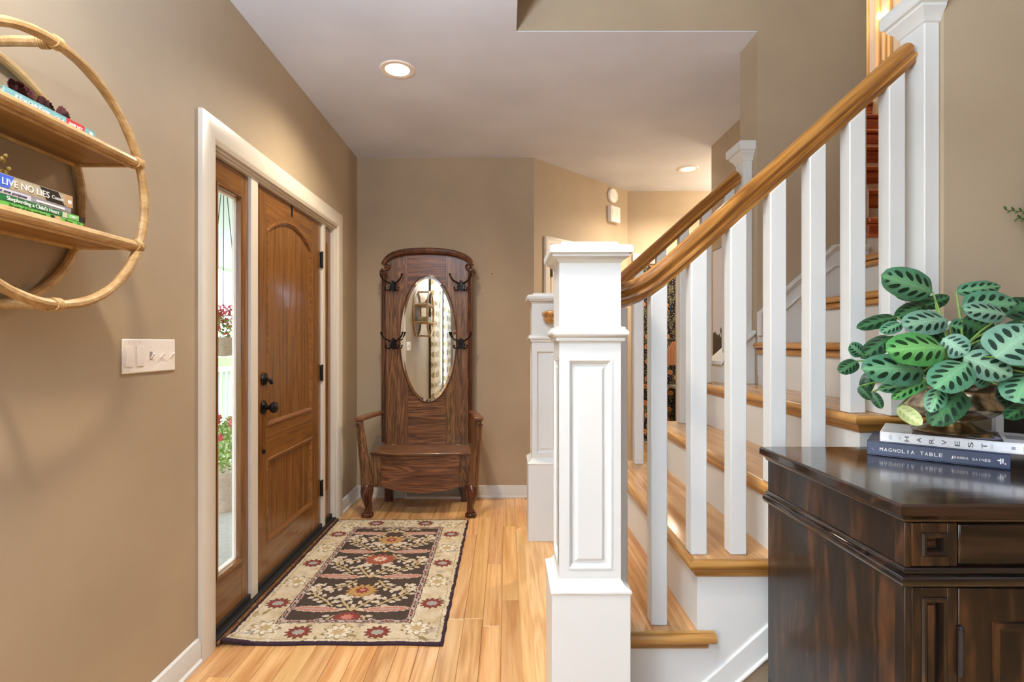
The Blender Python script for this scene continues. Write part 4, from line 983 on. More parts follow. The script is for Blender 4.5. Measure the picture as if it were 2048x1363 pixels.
# dried roses on the teal book, dried sprig on the lower stack
M_ROSE = plain('dried_rose_petals', lin(84, 34, 28), .75, noise_amt=.5, scale=120); M_DRY = plain('dried_stem', lin(116, 92, 48), .8, noise_amt=.3)
def rose(c, r, ax, seed):
    q_ = Vector(ax).normalized().to_track_quat('Z', 'Y'); rr2 = random.Random(seed); m_ = MB(); c = Vector(c)
    for ly, (rad, h, n_) in enumerate(((.25, .62, 3), (.5, .55, 5), (.78, .42, 6), (1.0, .28, 7))):
        for i in range(n_):
            a0 = 2*math.pi*i/n_+ly*.7; wv = 2*math.pi/n_*.75; vs = []
            for j in range(5):
                for k in range(5):
                    t = k/4; a = a0+wv*(j/4-.5)*1.5; w2 = math.sin(math.pi*(j/4))*.25+.75
                    rd = r*rad*(.35+.65*t**.7)+r*.06*math.sin(j*2+ly)*t; zz = r*(-.6+(h+.6)*t*w2)+r*.05*rr2.random()*t
                    vs.append(c+q_ @ Vector((rd*math.cos(a), rd*math.sin(a), zz)))
            m_.add(vs, [(j*5+k, j*5+k+1, (j+1)*5+k+1, (j+1)*5+k) for j in range(4) for k in range(4)], True)
    return m_
for i, (y_, z_, r_, ax, lb) in enumerate(((1.168, 1.811, .026, (.8, -.2, .5), 'dried dark red rose nearest the left end of the teal book'), (1.222, 1.806, .022, (.7, .3, .6), 'dried dark red rose in the middle of the teal book'), (1.262, 1.802, .019, (.6, .6, .4), 'dried dark red rose nearest the right end of the teal book'))):
    t = thing('dried_rose', (-1.075, y_, za+.0215), lb, 'dried flower', 'dried roses on the teal book')
    rose((-1.075+.008*i, y_, z_), r_, ax, i).build('petals', M_ROSE, t)
    MB().tube([(-1.085, y_-.01, z_-.006), (-1.11, y_-.05, za+.032), (-1.13, y_-.085+.02*i, za+.026)], [.004, .002, .0018], 6).build('stem', M_DRY, t)
t = thing('dried_sprig', (-1.08, 1.10, zl+.0685), 'small dried seed sprig on the blue and tan book', 'dried flower')
m_ = MB().tube([(-1.10, 1.06, zl+.071), (-1.08, 1.085, zl+.082), (-1.07, 1.10, zl+.10), (-1.065, 1.103, zl+.115)], .0018, 6).tube([(-1.08, 1.085, zl+.082), (-1.065, 1.115, zl+.087), (-1.06, 1.13, zl+.075)], .0015, 6); m_.build('stem', M_DRY, t)
m_ = MB(); rr3 = random.Random(5)
for i in range(16):
    b_ = random.Random(i); m_.ball((-1.066+rr3.uniform(-.01, .01), 1.098+rr3.uniform(-.018, .03), zl+.078+rr3.uniform(0, .04)), .0042, 7, 5)
m_.build('seed_heads', plain('seed_gold', lin(150, 122, 60), .7, noise_amt=.3), t)

# ------------------------------------------------------------------ dark sideboard
CT = .981; CX0, CX1 = .672, 1.95; CYF, CYB = .898, 1.40
cab = thing('sideboard', ((CX0+CX1)/2, 1.15, 0), 'dark espresso wood sideboard in front of the stairs under the potted plant', 'sideboard')
b = MB(); rectloft(b, CX0+.004, CX1-.004, CYF+.004, CYB, [(.0, CT-.021), (.004, CT-.018), (.004, CT-.004), (.0015, CT-.001), (-.001, CT)], (1, 1, 1, 0)); b.build('top', M_CABX, cab, angle=30)
ax0, ax1, ayf = CX0+.021, CX1-.021, CYF+.02
b = MB(); rectloft(b, ax0, ax1, ayf, CYB, [(0, CT-.036), (.004, CT-.034), (.005, CT-.03), (.010, CT-.026), (.014, CT-.022), (.014, CT-.0205)], (1, 1, 1, 0)); b.build('cove_moulding', M_CABX, cab, smooth_all=True, angle=40)
MB().box(ax0+.011, ax1-.011, ayf+.012, CYB, .03, CT-.03).build('carcass', M_CABZ, cab)
b = MB(); rectloft(b, ax0, ax1, ayf, CYB, [(0, .833), (.006, .835), (.010, .838), (.013, .844), (.013, .849), (.009, .854), (.005, .856), (.006, .860), (.003, .864), (0, .866)], (1, 1, 1, 0)); b.build('waist_moulding', M_CABX, cab, smooth_all=True, angle=40)
b = MB(); rectloft(b, ax0, ax1, ayf, CYB, [(.012, 0), (.012, .07), (.004, .085), (0, .09)], (1, 1, 1, 0)); b.build('plinth', M_CABX, cab)
# left side: flat panel with a stile at the front corner
for z0_, z1_ in ((.866, CT-.036), (.09, .833)):
    MB().box(ax0, ax0+.012, ayf, ayf+.024, z0_, z1_).build('corner_stile', M_CABZ, cab, .0015)
    MB().box(ax0+.0015, ax0+.012, ayf+.0245, CYB, z0_, z1_).build('side_panel', M_CABZ, cab, .001)
def recessed(x0, x1, z0, z1, name, inner=True):
    y = ayf; fw = .017
    MB().box(x0, x1, y+.010, y+.013, z0, z1).build(name, M_CABZ, cab)
    pa = [(x0+fw, y, z0+fw), (x1-fw, y, z0+fw), (x1-fw, y, z1-fw), (x0+fw, y, z1-fw)]
    MB().box(x0, x0+fw, y, y+.012, z0, z1).box(x1-fw, x1, y, y+.012, z0, z1).box(x0+fw, x1-fw, y, y+.012, z0, z0+fw).box(x0+fw, x1-fw, y, y+.012, z1-fw, z1).build('panel_frame', M_CABZ, cab, .001)
    MB().frame(pa, [(0, .0005), (-.003, .003), (-.008, .002), (-.010, -.003), (-.012, -.0095), (0, -.0095)][::-1], (0, -1, 0)).build('panel_moulding', M_CABZ, cab)
    if inner: MB().box(x0+fw+.016, x1-fw-.016, y+.0065, y+.0105, z0+fw+.016, z1-fw-.016).build('panel_field', M_CABZ, cab, .0015)
px0 = ax0+.0125; px1 = .7845
recessed(px0, px1, .868, .943, 'post_panel'); recessed(px0, px1, .092, .831, 'post_panel')
recessed(CX1-.021-(px1-px0)-.0125, CX1-.0335, .868, .943, 'post_panel'); recessed(CX1-.021-(px1-px0)-.0125, CX1-.0335, .092, .831, 'post_panel')
xa = .7885; xm = (xa+CX1-.021-.0125-(px1-px0)-.004)/2; xb = 2*xm-xa
for a, c, sd in ((xa, xm-.0015, 0), (xm+.0015, xb, 1)):
    dr = bx('drawer', M_CABX, cab, (a, c, ayf+.002, ayf+.014, .870, .941), .003)
    MB().lathe([(.006, 0), (.006, .012), (.013, .018), (.015, .024), (.010, .031), (.001, .032)], ((a+c)/2, ayf+.002, .905), 16, (0, -1, 0)).build('knob', M_IRON, dr)
    dd = bx('door', M_CABZ, cab, (a, c, ayf+.002, ayf+.014, .095, .829), .002)
    q0, q1 = a+.06, c-.06
    MB().frame([(q0, ayf+.002, .155), (q1, ayf+.002, .155), (q1, ayf+.002, .769), (q0, ayf+.002, .769)], [(.002, 0), (0, .004), (-.008, .005), (-.014, .001), (-.016, -.001), (.002, -.001)][::-1], (0, -1, 0)).build('door_moulding', M_CABZ, dd)
    rg = [[(q0+o, ayf+.002-y_, .155+o), (q1-o, ayf+.002-y_, .155+o), (q1-o, ayf+.002-y_, .769-o), (q0+o, ayf+.002-y_, .769-o)] for o, y_ in ((.017, 0), (.045, .005))]
    MB().rings(rg, smooth=False).build('door_panel', M_CABZ, dd)
    hx = a-.002 if sd == 0 else c+.002
    for hz_ in (.722, .2):
        m_ = MB().tube([(hx, ayf-.004, hz_-.042), (hx, ayf-.004, hz_+.038)], .0052, 10).ball((hx, ayf-.004, hz_+.040), (.0052, .0052, .006), 8, 5)
        m_.box(hx-.003, hx+.003, ayf-.003, ayf+.004, hz_-.04, hz_+.036); m_.build('hinge', M_STEEL, dd)

# ------------------------------------------------------------------ books under the plant
ED = Vector((.774, -.634, 0)); EN = Vector((.634, .774, 0))
def table_book(label, O, length, depth, zb, th, cover, name='book'):
    M = Matrix.Identity(4)
    for k in range(3): M[k][0] = ED[k]; M[k][1] = EN[k]
    M.translation = Vector((O[0], O[1], zb))
    t = thing(name, O[:2]+(zb,) if isinstance(O, tuple) else (O[0], O[1], zb), label, 'book', 'books on the sideboard')
    c = .0025
    MB(M).box(.004, length-.004, .004, depth-.004, c, th-c).build('pages', M_PAGE, t)
    MB(M).box(0, length, 0, depth, 0, c).box(0, length, 0, depth, th-c, th).box(0, length, 0, .004, c, th-c).build('cover', cover, t, .001)
    return t, M
M_NAVY = cov('navy_cloth', lin(48, 58, 84)); M_WHC = cov('white_jacket', lin(228, 228, 230)); M_GREYP = cov('grey_print', lin(150, 152, 156))
bkA, MAt = table_book('navy blue hardback cookbook lying on the sideboard top', (.890, 1.302), .257, .178, CT+.0006, .0346, M_NAVY)
def on_spine(t, M, txt, mat, x, z, h, w_=None, rot=False, sh=0):
    o = M @ Vector((x, -.0006, z)); ey = Vector((0, 0, 1))
    if rot: return lettering(txt, mat, t, o, (0, 0, 1), -ED, h, w_)
    return lettering(txt, mat, t, o, ED, ey, h, w_, sh)
def serif_text(t, M, txt, mat, x, z, h, w_):
    # wide spaced capitals with small foot serifs, like the printed title
    n = len(txt); st = w_/n
    for i, chh in enumerate(txt):
        if chh == ' ': continue
        on_spine(t, M, chh, mat, x+i*st+(st*.27 if chh == 'I' else 0), z, h, st*(.2 if chh == 'I' else .74))
serif_text(bkA, MAt, 'MAGNOLIA TABLE', W_, .026, .0125, .0085, .120)
serif_text(bkA, MAt, 'JOANNA GAINES', W_, .158, .0130, .0056, .068)
for q in ((.240, .011, .0022, .012), (.2435, .013, .0022, .010), (.236, .017, .0045, .003), (.2475, .0105, .002, .0035)):
    MB(MAt).box(q[0], q[0]+q[2], -.0008, .0, q[1], q[1]+q[3]).build('publisher_mark', W_, bkA)
MB(MAt).tube([(.010, -.0004, .017), (.0125, -.0004, .014), (.015, -.0004, .0135)], .0006, 5).build('cover_scratch', M_GREYP, bkA)
zB = CT+.0352
bkB, MBt = table_book('white jacketed cookbook lying on the navy book under the planter', (.914, 1.291), .268, .176, zB, .0236, M_WHC)
for i, chh in enumerate('HARVEST'):
    lettering(chh, K_, bkB, MBt @ Vector((.0475+.0228*i+.0095, -.0006, .0055)), (0, 0, 1), -ED, .0092, .0115 if chh not in 'I' else .004)
for xx, nn in ((.018, 3), (.0375, 2), (.2, 2)):
    for j in range(nn):
        MB(MBt).box(xx+.0026*j, xx+.0026*j+.0009, -.0005, 0, .006, .017).build('small_print', M_GREYP, bkB)
MB(MBt).box(.233, .2395, -.0005, 0, .0085, .0155).build('publisher_mark', M_GREYP, bkB)
MB(MBt).box(.252, .2545, -.0005, 0, .005, .0175).build('small_print', M_GREYP, bkB)
# printed jacket front: dark photo between pale strips
MB(MBt).box(.062, .222, .001, .174, .0236, .0239).build('cover_photo', plain('dark_still_life_print', lin(70, 62, 56), .35, noise_amt=.7, scale=35), bkB)
MB(MBt).box(.002, .062, .001, .174, .0236, .0239).build('cover_strip', plain('pale_grey_print', lin(176, 180, 178), .35, noise_amt=.12, scale=60), bkB)
def disc(M, x, y, z, r, n=28): return MB(M).rings([[(x+q*math.cos(2*math.pi*k/n), y+q*math.sin(2*math.pi*k/n), z+h) for k in range(n)] for q, h in ((r, 0), (r, .0003))])
disc(MBt, .185, .055, .0239, .036).build('plate_print', cov('lilac_plate_print', lin(176, 178, 206)), bkB)
disc(MBt, .185, .055, .0241, .026).build('plate_print', cov('dark_plate_print', lin(74, 66, 62)), bkB)
for k_ in range(7):
    a = k_*.9; disc(MBt, .185+.014*math.cos(a), .055+.014*math.sin(a), .0243, .006, 10).build('fruit_print', [cov('ochre_print', lin(190, 150, 74)), cov('violet_print', lin(90, 84, 130))][k_ % 2] if k_ < 2 else bpy.data.materials[['ochre_print', 'violet_print'][k_ % 2]], bkB)
MB(MBt).box(.230, .262, .06, .12, .0236, .0239).build('jacket_badge', M_GREYP, bkB)

# ------------------------------------------------------------------ potted prayer plant in a silver footed bowl
PX, PY, PZ = 1.085, 1.285, zB+.0243
plant = thing('potted_prayer_plant', (PX, PY, PZ), 'leafy prayer plant in a tarnished silver footed bowl on two books', 'potted plant')
MB().lathe([(.079, 0), (.080, .003), (.077, .006), (.064, .010), (.058, .012), (.046, .018), (.037, .026), (.036, .029), (.052, .033), (.076, .042), (.093, .054), (.097, .062), (.094, .070), (.084, .082), (.079, .095), (.081, .106), (.090, .116), (.095, .120), (.092, .122), (.077, .106), (.070, .09), (.0005, .088)], (PX, PY, PZ), 48).build('footed_bowl', M_SILV, plant)
MB().lathe([(.076, .100), (.06, .108), (.03, .112), (.0005, .113)], (PX, PY, PZ), 24).build('soil', plain('dark_soil', lin(46, 34, 26), .95, noise_amt=.5, scale=90), plant)
def leafmat(name, base, pale, dark, under):
    m, nt, p = newmat(name); L = nt.links.new
    uv = nd(nt, 'ShaderNodeUVMap'); uv.uv_map = 'leaf'; sp_ = nd(nt, 'ShaderNodeSeparateXYZ'); L(uv.outputs[0], sp_.inputs[0])
    u = sp_.outputs[0]; v = mth(nt, 'ABSOLUTE', mth(nt, 'SUBTRACT', mth(nt, 'MULTIPLY', sp_.outputs[1], 2.0), 1.0))
    tc = nd(nt, 'ShaderNodeTexCoord'); nz = nd(nt, 'ShaderNodeTexNoise'); nz.inputs['Scale'].default_value = 60; L(tc.outputs['Object'], nz.inputs['Vector'])
    jit = mth(nt, 'MULTIPLY', mth(nt, 'SUBTRACT', nz.outputs[0], .5), .10)
    s = mth(nt, 'ADD', mth(nt, 'MULTIPLY', mth(nt, 'SUBTRACT', u, mth(nt, 'MULTIPLY', v, .22)), 5.6), jit)
    fr_ = mth(nt, 'ABSOLUTE', mth(nt, 'SUBTRACT', mth(nt, 'FRACT', s), .5))       # 0 in the middle between veins
    ea = mth(nt, 'DIVIDE', fr_, .33); eb = mth(nt, 'DIVIDE', mth(nt, 'SUBTRACT', mth(nt, 'ADD', v, jit), .47), .27)
    wid = mth(nt, 'ADD', mth(nt, 'POWER', ea, 1.6), mth(nt, 'MULTIPLY', eb, eb))
    blot = mth(nt, 'MULTIPLY', mth(nt, 'SUBTRACT', 1.0, wid), 7.0, clamp=True)
    ends = mth(nt, 'MULTIPLY', mth(nt, 'MULTIPLY', mth(nt, 'SUBTRACT', u, .07), 20.0, clamp=True), mth(nt, 'MULTIPLY', mth(nt, 'SUBTRACT', .93, u), 20.0, clamp=True), clamp=True)
    blot = mth(nt, 'MULTIPLY', blot, ends)
    midrib = mth(nt, 'SUBTRACT', 1.0, mth(nt, 'MULTIPLY', v, 9.0), clamp=True)
    vein = mth(nt, 'MULTIPLY', mth(nt, 'SUBTRACT', fr_, .43), 12.0, clamp=True)
    light = mth(nt, 'MULTIPLY', mth(nt, 'MAXIMUM', mth(nt, 'MULTIPLY', mth(nt, 'SUBTRACT', .62, v), 2.4, clamp=True), mth(nt, 'MULTIPLY', vein, .5)), .8)
    c = mixc(nt, light, base, pale); c = mixc(nt, blot, c, dark); c = mixc(nt, mth(nt, 'MULTIPLY', midrib, .6), c, tuple(min(1, x*1.2) for x in pale[:3])+(1,))
    geo = nd(nt, 'ShaderNodeNewGeometry'); c = mixc(nt, geo.outputs['Backfacing'], c, under)
    L(c, p.inputs['Base Color']); p.inputs['Roughness'].default_value = .42; p.inputs['Specular IOR Level'].default_value = .45
    p.inputs['Subsurface Weight'].default_value = 0.0
    b = nd(nt, 'ShaderNodeBump'); b.inputs['Strength'].default_value = .35; b.inputs['Distance'].default_value = .002; L(mth(nt, 'MAXIMUM', vein, midrib), b.inputs['Height']); b.invert = True; L(b.outputs[0], p.inputs['Normal'])
    return m
U_ = lin(120, 128, 104)
ML = [leafmat('prayer_leaf_bluish', lin(76, 128, 98), lin(112, 166, 120), lin(14, 46, 28), U_), leafmat('prayer_leaf_bright', lin(74, 144, 74), lin(122, 186, 108), lin(14, 54, 22), U_),
      leafmat('prayer_leaf_dark', lin(30, 72, 40), lin(62, 108, 66), lin(12, 34, 20), lin(70, 60, 56)), leafmat('prayer_leaf_grey', lin(106, 148, 128), lin(136, 176, 144), lin(20, 50, 36), U_),
      leafmat('prayer_leaf_yellow', lin(186, 196, 128), lin(202, 206, 146), lin(168, 180, 112), lin(190, 186, 130))]
def leaf(bp_, tp_, hw_px, Yb, Yt, mat, roll=0, arch=.10, fold=.12, face=None):
    B = at(*bp_, Yb); T = at(*tp_, Yt); ax = T-B; Ln = ax.length; ax.normalize()
    view = (Vector((0, 0, EYE))-(B+T)/2).normalized()
    nr = Vector(face) if face else view+Vector((0, 0, .22))
    nr = (nr-ax*nr.dot(ax)).normalized(); q_ = Matrix.Rotation(roll, 3, ax); nr = q_ @ nr; sd = ax.cross(nr)
    hw = 1.1*hw_px*(Yb+Yt)/2/1056
    nu, nv = 14, 8; vs = []; uvs = []
    for i in range(nu+1):
        t = i/nu; wv = (max(0, 1-abs(2*t**.92-1)**2.3)**.6)*(1-.05*t) if 0 < t < 1 else 0.0
        wv = max(wv, .015)
        for j in range(nv+1):
            s = (j/nv-.5)*2
            h = arch*Ln*math.sin(math.pi*t)*1.0 - abs(s)**1.6*hw*fold*wv*2 + hw*.04*math.sin(t*21+j*.6)*abs(s)**2
            h += fold*hw*1.2*wv*(-abs(s))*.0
            vs.append(B+ax*(t*Ln)+sd*(s*hw*wv)+nr*(h-arch*Ln*.35)); uvs.append((t, j/nv))
    me = bpy.data.meshes.new('leaf'); off = BASE[plant.name]
    fs = [(i*(nv+1)+j, i*(nv+1)+j+1, (i+1)*(nv+1)+j+1, (i+1)*(nv+1)+j) for i in range(nu) for j in range(nv)]
    fs = [f[::-1] for f in fs] if ((vs[1]-vs[0]).cross(vs[nv+1]-vs[0])).dot(nr) < 0 and False else fs
    me.from_pydata([tuple(p-off) for p in vs], [], fs); lay = me.uv_layers.new(name='leaf')
    for lp in me.loops: lay.data[lp.index].uv = uvs[lp.vertex_index]
    k_ = nu//2*nv+nv//2
    if me.polygons[k_].normal.dot(nr) < 0: me.flip_normals()
    me.polygons.foreach_set('use_smooth', [True]*len(me.polygons)); me.materials.append(ML[mat])
    o = bpy.data.objects.new('leaf', me); COL.objects.link(o); o.parent = plant
    # petiole from the soil to the leaf base
    S = Vector((PX+random.uniform(-.035, .035), PY+random.uniform(-.035, .035), PZ+.105)); mid = (S+vs[4])/2+Vector((0, 0, .03))
    MB().tube(smooth_path([S, mid, vs[4]], 4), [.0032-.0014*i/8 for i in range(9)], 6).build('petiole', M_STEM, plant)
    return o
M_STEM = plain('leaf_stalk', lin(120, 156, 72), .5, noise_amt=.2)
LEAVES = [  # base px, tip px, half width px, Y base, Y tip, material, roll
 ((1868,584),(1764,550),29,1.27,1.24,0,-.15), ((1914,582),(2004,571),15,1.31,1.33,0,.1), ((1924,612),(2036,606),28,1.30,1.30,0,.1), ((2014,628),(1928,618),21,1.22,1.20,3,.1),
 ((1897,637),(1806,650),26,1.26,1.22,3,0), ((1795,632),(1714,655),14,1.28,1.26,2,.1), ((1804,645),(1762,664),13,1.24,1.22,0,0), ((1893,694),(1774,700),34,1.18,1.14,1,0),
 ((1852,740),(1725,736),32,1.19,1.15,0,.05), ((1886,676),(1935,708),24,1.23,1.20,3,0), ((1936,724),(1869,776),33,1.15,1.11,0,0), ((1929,712),(2026,752),27,1.17,1.14,3,.1),
 ((1990,712),(2074,652),44,1.13,1.15,3,.05), ((1996,697),(2090,716),26,1.15,1.14,1,0), ((2062,745),(2030,804),34,1.15,1.12,0,0), ((2060,806),(2012,836),15,1.16,1.13,2,0),
 ((1926,782),(1864,850),26,1.14,1.11,2,.2), ((1880,774),(1861,824),17,1.15,1.13,0,0), ((1970,778),(2006,822),24,1.33,1.33,2,0), ((1850,762),(1784,797),14,1.19,1.17,1,.4),
 ((1838,768),(1757,778),14,1.22,1.19,0,.3), ((1796,813),(1844,849),14,1.18,1.155,4,.2), ((1727,710),(1700,688),13,1.22,1.21,0,0), ((1716,721),(1678,744),14,1.21,1.20,2,0),
 ((1784,670),(1723,716),18,1.25,1.22,2,.1), ((1718,772),(1743,799),9,1.20,1.19,2,0), ((1745,784),(1764,817),9,1.19,1.18,2,0), ((1872,598),(1790,590),11,1.30,1.30,2,.2),
 ((1852,606),(1792,636),17,1.31,1.29,2,0), ((1848,612),(1900,592),13,1.33,1.33,2,.2), ((2012,630),(2070,598),24,1.33,1.33,2,0), ((1900,650),(1950,660),16,1.28,1.29,0,.2),
 ((1880,712),(1930,742),26,1.25,1.24,2,0), ((1925,640),(1990,668),28,1.28,1.27,2,0), ((1960,680),(2000,730),28,1.26,1.25,2,0), ((1900,740),(1842,720),26,1.25,1.24,2,0),
 ((1935,760),(1990,790),26,1.24,1.22,2,0), ((1985,760),(1950,745),22,1.18,1.17,0,0), ((1860,720),(1800,712),26,1.26,1.25,2,0), ((1870,650),(1840,700),24,1.28,1.27,2,0), ((1740,742),(1728,790),12,1.23,1.22,2,0), ((2005,650),(2050,690),26,1.25,1.25,2,0), ((1890,790),(1925,822),18,1.19,1.16,0,.1)]
for l in LEAVES: leaf(*l[:6], roll=l[6], arch=.06 if l[5] != 4 else -.1)

# ------------------------------------------------------------------ framed picture leaning behind, wreath on the wall
pf = thing('framed_picture', (1.45, 1.43, CT), 'white framed dark picture standing at the back of the sideboard right of the plant', 'picture frame')
pz0, pz1 = CT+.001, 1.285; pY = 1.372
prof = [(0, 0), (0, .012), (-.018, .014), (-.024, .008), (-.024, 0)]
MB().frame([(1.262, pY, pz0), (1.62, pY, pz0), (1.62, pY, pz1), (1.262, pY, pz1)], prof[::-1], (0, -1, 0)).build('frame', M_TRIM, pf)
MB().box(1.285, 1.597, pY-.003, pY, pz0+.023, pz1-.023).build('print', plain('dark_print', lin(22, 20, 20), .35, noise_amt=.6, scale=9), pf)
MB().box(1.285, 1.597, pY, pY+.006, pz0+.02, pz1-.02).build('backing', M_BLACK, pf)
wre = thing('wreath', (1.62, 1.452, 1.62), 'green rosemary-like wreath twig on the taupe wall above the plant', 'wreath')
wc = Vector((1.66, 1.44, 1.60)); WR = .22
MB().tube([(wc.x+WR*math.cos(2*math.pi*i/40), 1.448, wc.z+WR*math.sin(2*math.pi*i/40)) for i in range(40)], .011, 8, True).build('vine_ring', plain('vine', lin(92, 70, 46), .8, noise_amt=.4), wre)
M_SPR = plain('sprig_green', lin(70, 104, 44), .6, noise_amt=.3, scale=80)
rw = random.Random(11); m_ = MB()
def sprig(m_, a, d, n=7):
    a = Vector(a); d = Vector(d); m_.tube([a, a+d*.5, a+d], [.0018, .0014, .001], 5)
    dn = d.normalized(); s = Vector((dn.z, 0, -dn.x))
    for i in range(n):
        t = .25+.72*i/(n-1); sg = 1 if i % 2 else -1; p = a+d*t; q = p+dn*.014+s*sg*.009+Vector((0, -.004, 0)); mdl = (p+q)/2
        m_.tube([p, mdl, q], [.001, .0036, .0008], 5, squash=.5)
sprig(m_, (1.44, 1.445, 1.612), (-.083, -.012, .004), 6); sprig(m_, (1.45, 1.445, 1.598), (-.062, -.010, -.004), 5)
for i in range(46):
    a = 2*math.pi*i/46+rw.uniform(-.05, .05); r_ = WR+rw.uniform(-.01, .01); p = Vector((wc.x+r_*math.cos(a), 1.44, wc.z+r_*math.sin(a)))
    if abs(a-math.pi) < .22: continue
    t_ = a+math.pi/2+rw.uniform(-.9, .9); sprig(m_, p, (.06*math.cos(t_), -.008, .06*math.sin(t_)), 6)
tag(m_.build('foliage', M_SPR, wre), kind='stuff')

# ------------------------------------------------------------------ canvas picture in the passage
def canvas():
    m, nt, p = newmat('misty_landscape_print'); L = nt.links.new
    tc = nd(nt, 'ShaderNodeTexCoord'); s = nd(nt, 'ShaderNodeSeparateXYZ'); L(tc.outputs['Object'], s.inputs[0])
    nz = nd(nt, 'ShaderNodeTexNoise'); nz.inputs['Scale'].default_value = 16; nz.inputs['Detail'].default_value = 6; L(tc.outputs['Object'], nz.inputs['Vector'])
    h = mth(nt, 'SUBTRACT', s.outputs[2], mth(nt, 'MULTIPLY', nz.outputs[0], .22))
    c = ramp(nt, mth(nt, 'ADD', mth(nt, 'MULTIPLY', h, 1.0), .0), [(0.0, lin(58, 50, 48)), (.055, lin(64, 66, 60)), (.075, lin(208, 214, 232)), (.6, lin(226, 230, 240))])
    L(c, p.inputs['Base Color']); p.inputs['Roughness'].default_value = .8; return m
cv = thing('canvas_picture', (1.57, 3.5, 1.15), 'tall pale canvas picture of misty sky over dark trees beyond the balusters', 'picture')
MB().box(1.545, 1.57, 3.05, 3.94, 1.12, 1.935).build('canvas', canvas(), cv)
MB().box(1.543, 1.569, 3.048, 3.942, 1.935, 1.941).build('top_edge', K_, cv)

# ------------------------------------------------------------------ powder room seen through the doorway
van = thing('vanity', (2.35, 6.3, 0), 'white vanity shelf in the dark papered powder room', 'vanity')
MB().box(2.02, 2.75, 5.98, 6.6, .70, .735).build('counter', M_TRIM, van, .006)
MB().box(2.08, 2.70, 6.04, 6.56, .0, .70).build('cabinet', plain('vanity_dark', lin(40, 26, 24), .5), van)
ves = MB().lathe([(.06, 0), (.10, .02), (.15, .06), (.175, .115), (.17, .12), (.16, .115), (.13, .06), (.001, .03)], (2.245, 6.22, .7365), 32).build('vessel_sink', plain('hammered_copper', lin(188, 122, 76), .35, .7, noise_amt=.25, scale=60))
BASE[ves.name] = Vector((0, 0, 0)); tag(ves, 'copper vessel sink bowl standing on the white vanity shelf', 'sink')
tw = thing('hand_towel', (2.07, 6.4, 1.0), 'peach hand towel hanging beside the copper sink', 'towel')
m_ = MB(); n = 20; vs = []
for k_ in range(9):
    z_ = 1.27-.29*k_/8; wd_ = .05+.07*min(1, k_/3)
    vs.append([(2.075+wd_*(2*i/n-1), 6.42+.014*math.sin(i*1.9)*min(1, k_/2+.2), z_) for i in range(n+1)]+[(2.075+wd_*(2*i/n-1), 6.432+.014*math.sin(i*1.9)*min(1, k_/2+.2), z_) for i in range(n, -1, -1)])
m_.rings(vs); m_.build('cloth', plain('peach_terry', lin(206, 148, 108), .95, noise_amt=.15, scale=200, bump=.5), tw)
MB().lathe([(.02, 0), (.02, .005), (.008, .01), (.008, .05)], (2.03, 6.749, 1.285), 12, (0, -1, 0)).build('wall_peg', M_IRON, tw)
MB().tube([(2.03, 6.70, 1.285), (2.03, 6.426, 1.28), (2.12, 6.426, 1.275)], .006, 8).build('bar', M_IRON, tw)

# ------------------------------------------------------------------ side window and curtains behind the camera (seen in the mirror)
win = thing('window_3', (-1.28, -1.0, .5), kind='structure')
MB().box(-1.33, -1.26, -1.5, -1.46, .5, 2.2).box(-1.33, -1.26, -.54, -.5, .5, 2.2).box(-1.33, -1.26, -1.46, -.54, .5, .54).box(-1.33, -1.26, -1.46, -.54, 2.16, 2.2).box(-1.32, -1.27, -1.46, -.54, 1.33, 1.37).build('sash', M_TRIM, win, .003)
MB().frame([(-1.21, -1.5, .5), (-1.21, -.5, .5), (-1.21, -.5, 2.2), (-1.21, -1.5, 2.2)], [(-q[0], q[1]) for q in cprof][::-1], (1, 0, 0)).build('casing', M_TRIM, win) if False else MB().box(-1.21, -1.19, -1.6, -1.5, .4, 2.3).box(-1.21, -1.19, -.5, -.4, .4, 2.3).box(-1.21, -1.19, -1.5, -.5, 2.2, 2.3).box(-1.21, -1.19, -1.5, -.5, .4, .5).build('casing', M_TRIM, win, .004)
def curtain_mat():
    m, nt, p = newmat('dotted_curtain_cloth'); L = nt.links.new
    tc = nd(nt, 'ShaderNodeTexCoord'); s = nd(nt, 'ShaderNodeSeparateXYZ'); L(tc.outputs['Object'], s.inputs[0])
    row = mth(nt, 'MULTIPLY', s.outputs[2], 6.2); col = mth(nt, 'ADD', mth(nt, 'MULTIPLY', s.outputs[1], 9.0), mth(nt, 'MULTIPLY', mth(nt, 'FLOOR', row), .5))
    a = mth(nt, 'SUBTRACT', mth(nt, 'FRACT', row), .5); b = mth(nt, 'SUBTRACT', mth(nt, 'FRACT', col), .5)
    d = mth(nt, 'ADD', mth(nt, 'MULTIPLY', a, a), mth(nt, 'MULTIPLY', b, b))
    L(mixc(nt, mth(nt, 'LESS_THAN', d, .11), lin(236, 230, 214), lin(168, 154, 118)), p.inputs['Base Color']); p.inputs['Roughness'].default_value = .9; return m
M_CUR = curtain_mat()
for lab, ya_, yb_ in (('dotted curtain panel nearest the shelf, seen in the mirror', -.42, .10), ('dotted curtain panel beyond the window, seen in the mirror', -2.2, -1.55)):
    t = thing('curtain_panel', (-1.14, (ya_+yb_)/2, .02), lab, 'curtain', 'curtain panels of the side window')
    n = 60; fr_ = [(-1.14+.035*math.sin(i*.85), ya_+(yb_-ya_)*i/n) for i in range(n+1)]
    MB().rings([[(x_, y_, z_) for x_, y_ in fr_]+[(x_+.004, y_, z_) for x_, y_ in fr_[::-1]] for z_ in (.02, 2.5)]).build('cloth', M_CUR, t)
    MB().tube([(-1.14, ya_-.06, 2.515), (-1.14, yb_+.06, 2.515)], .014, 10).build('rod', M_IRON, t)

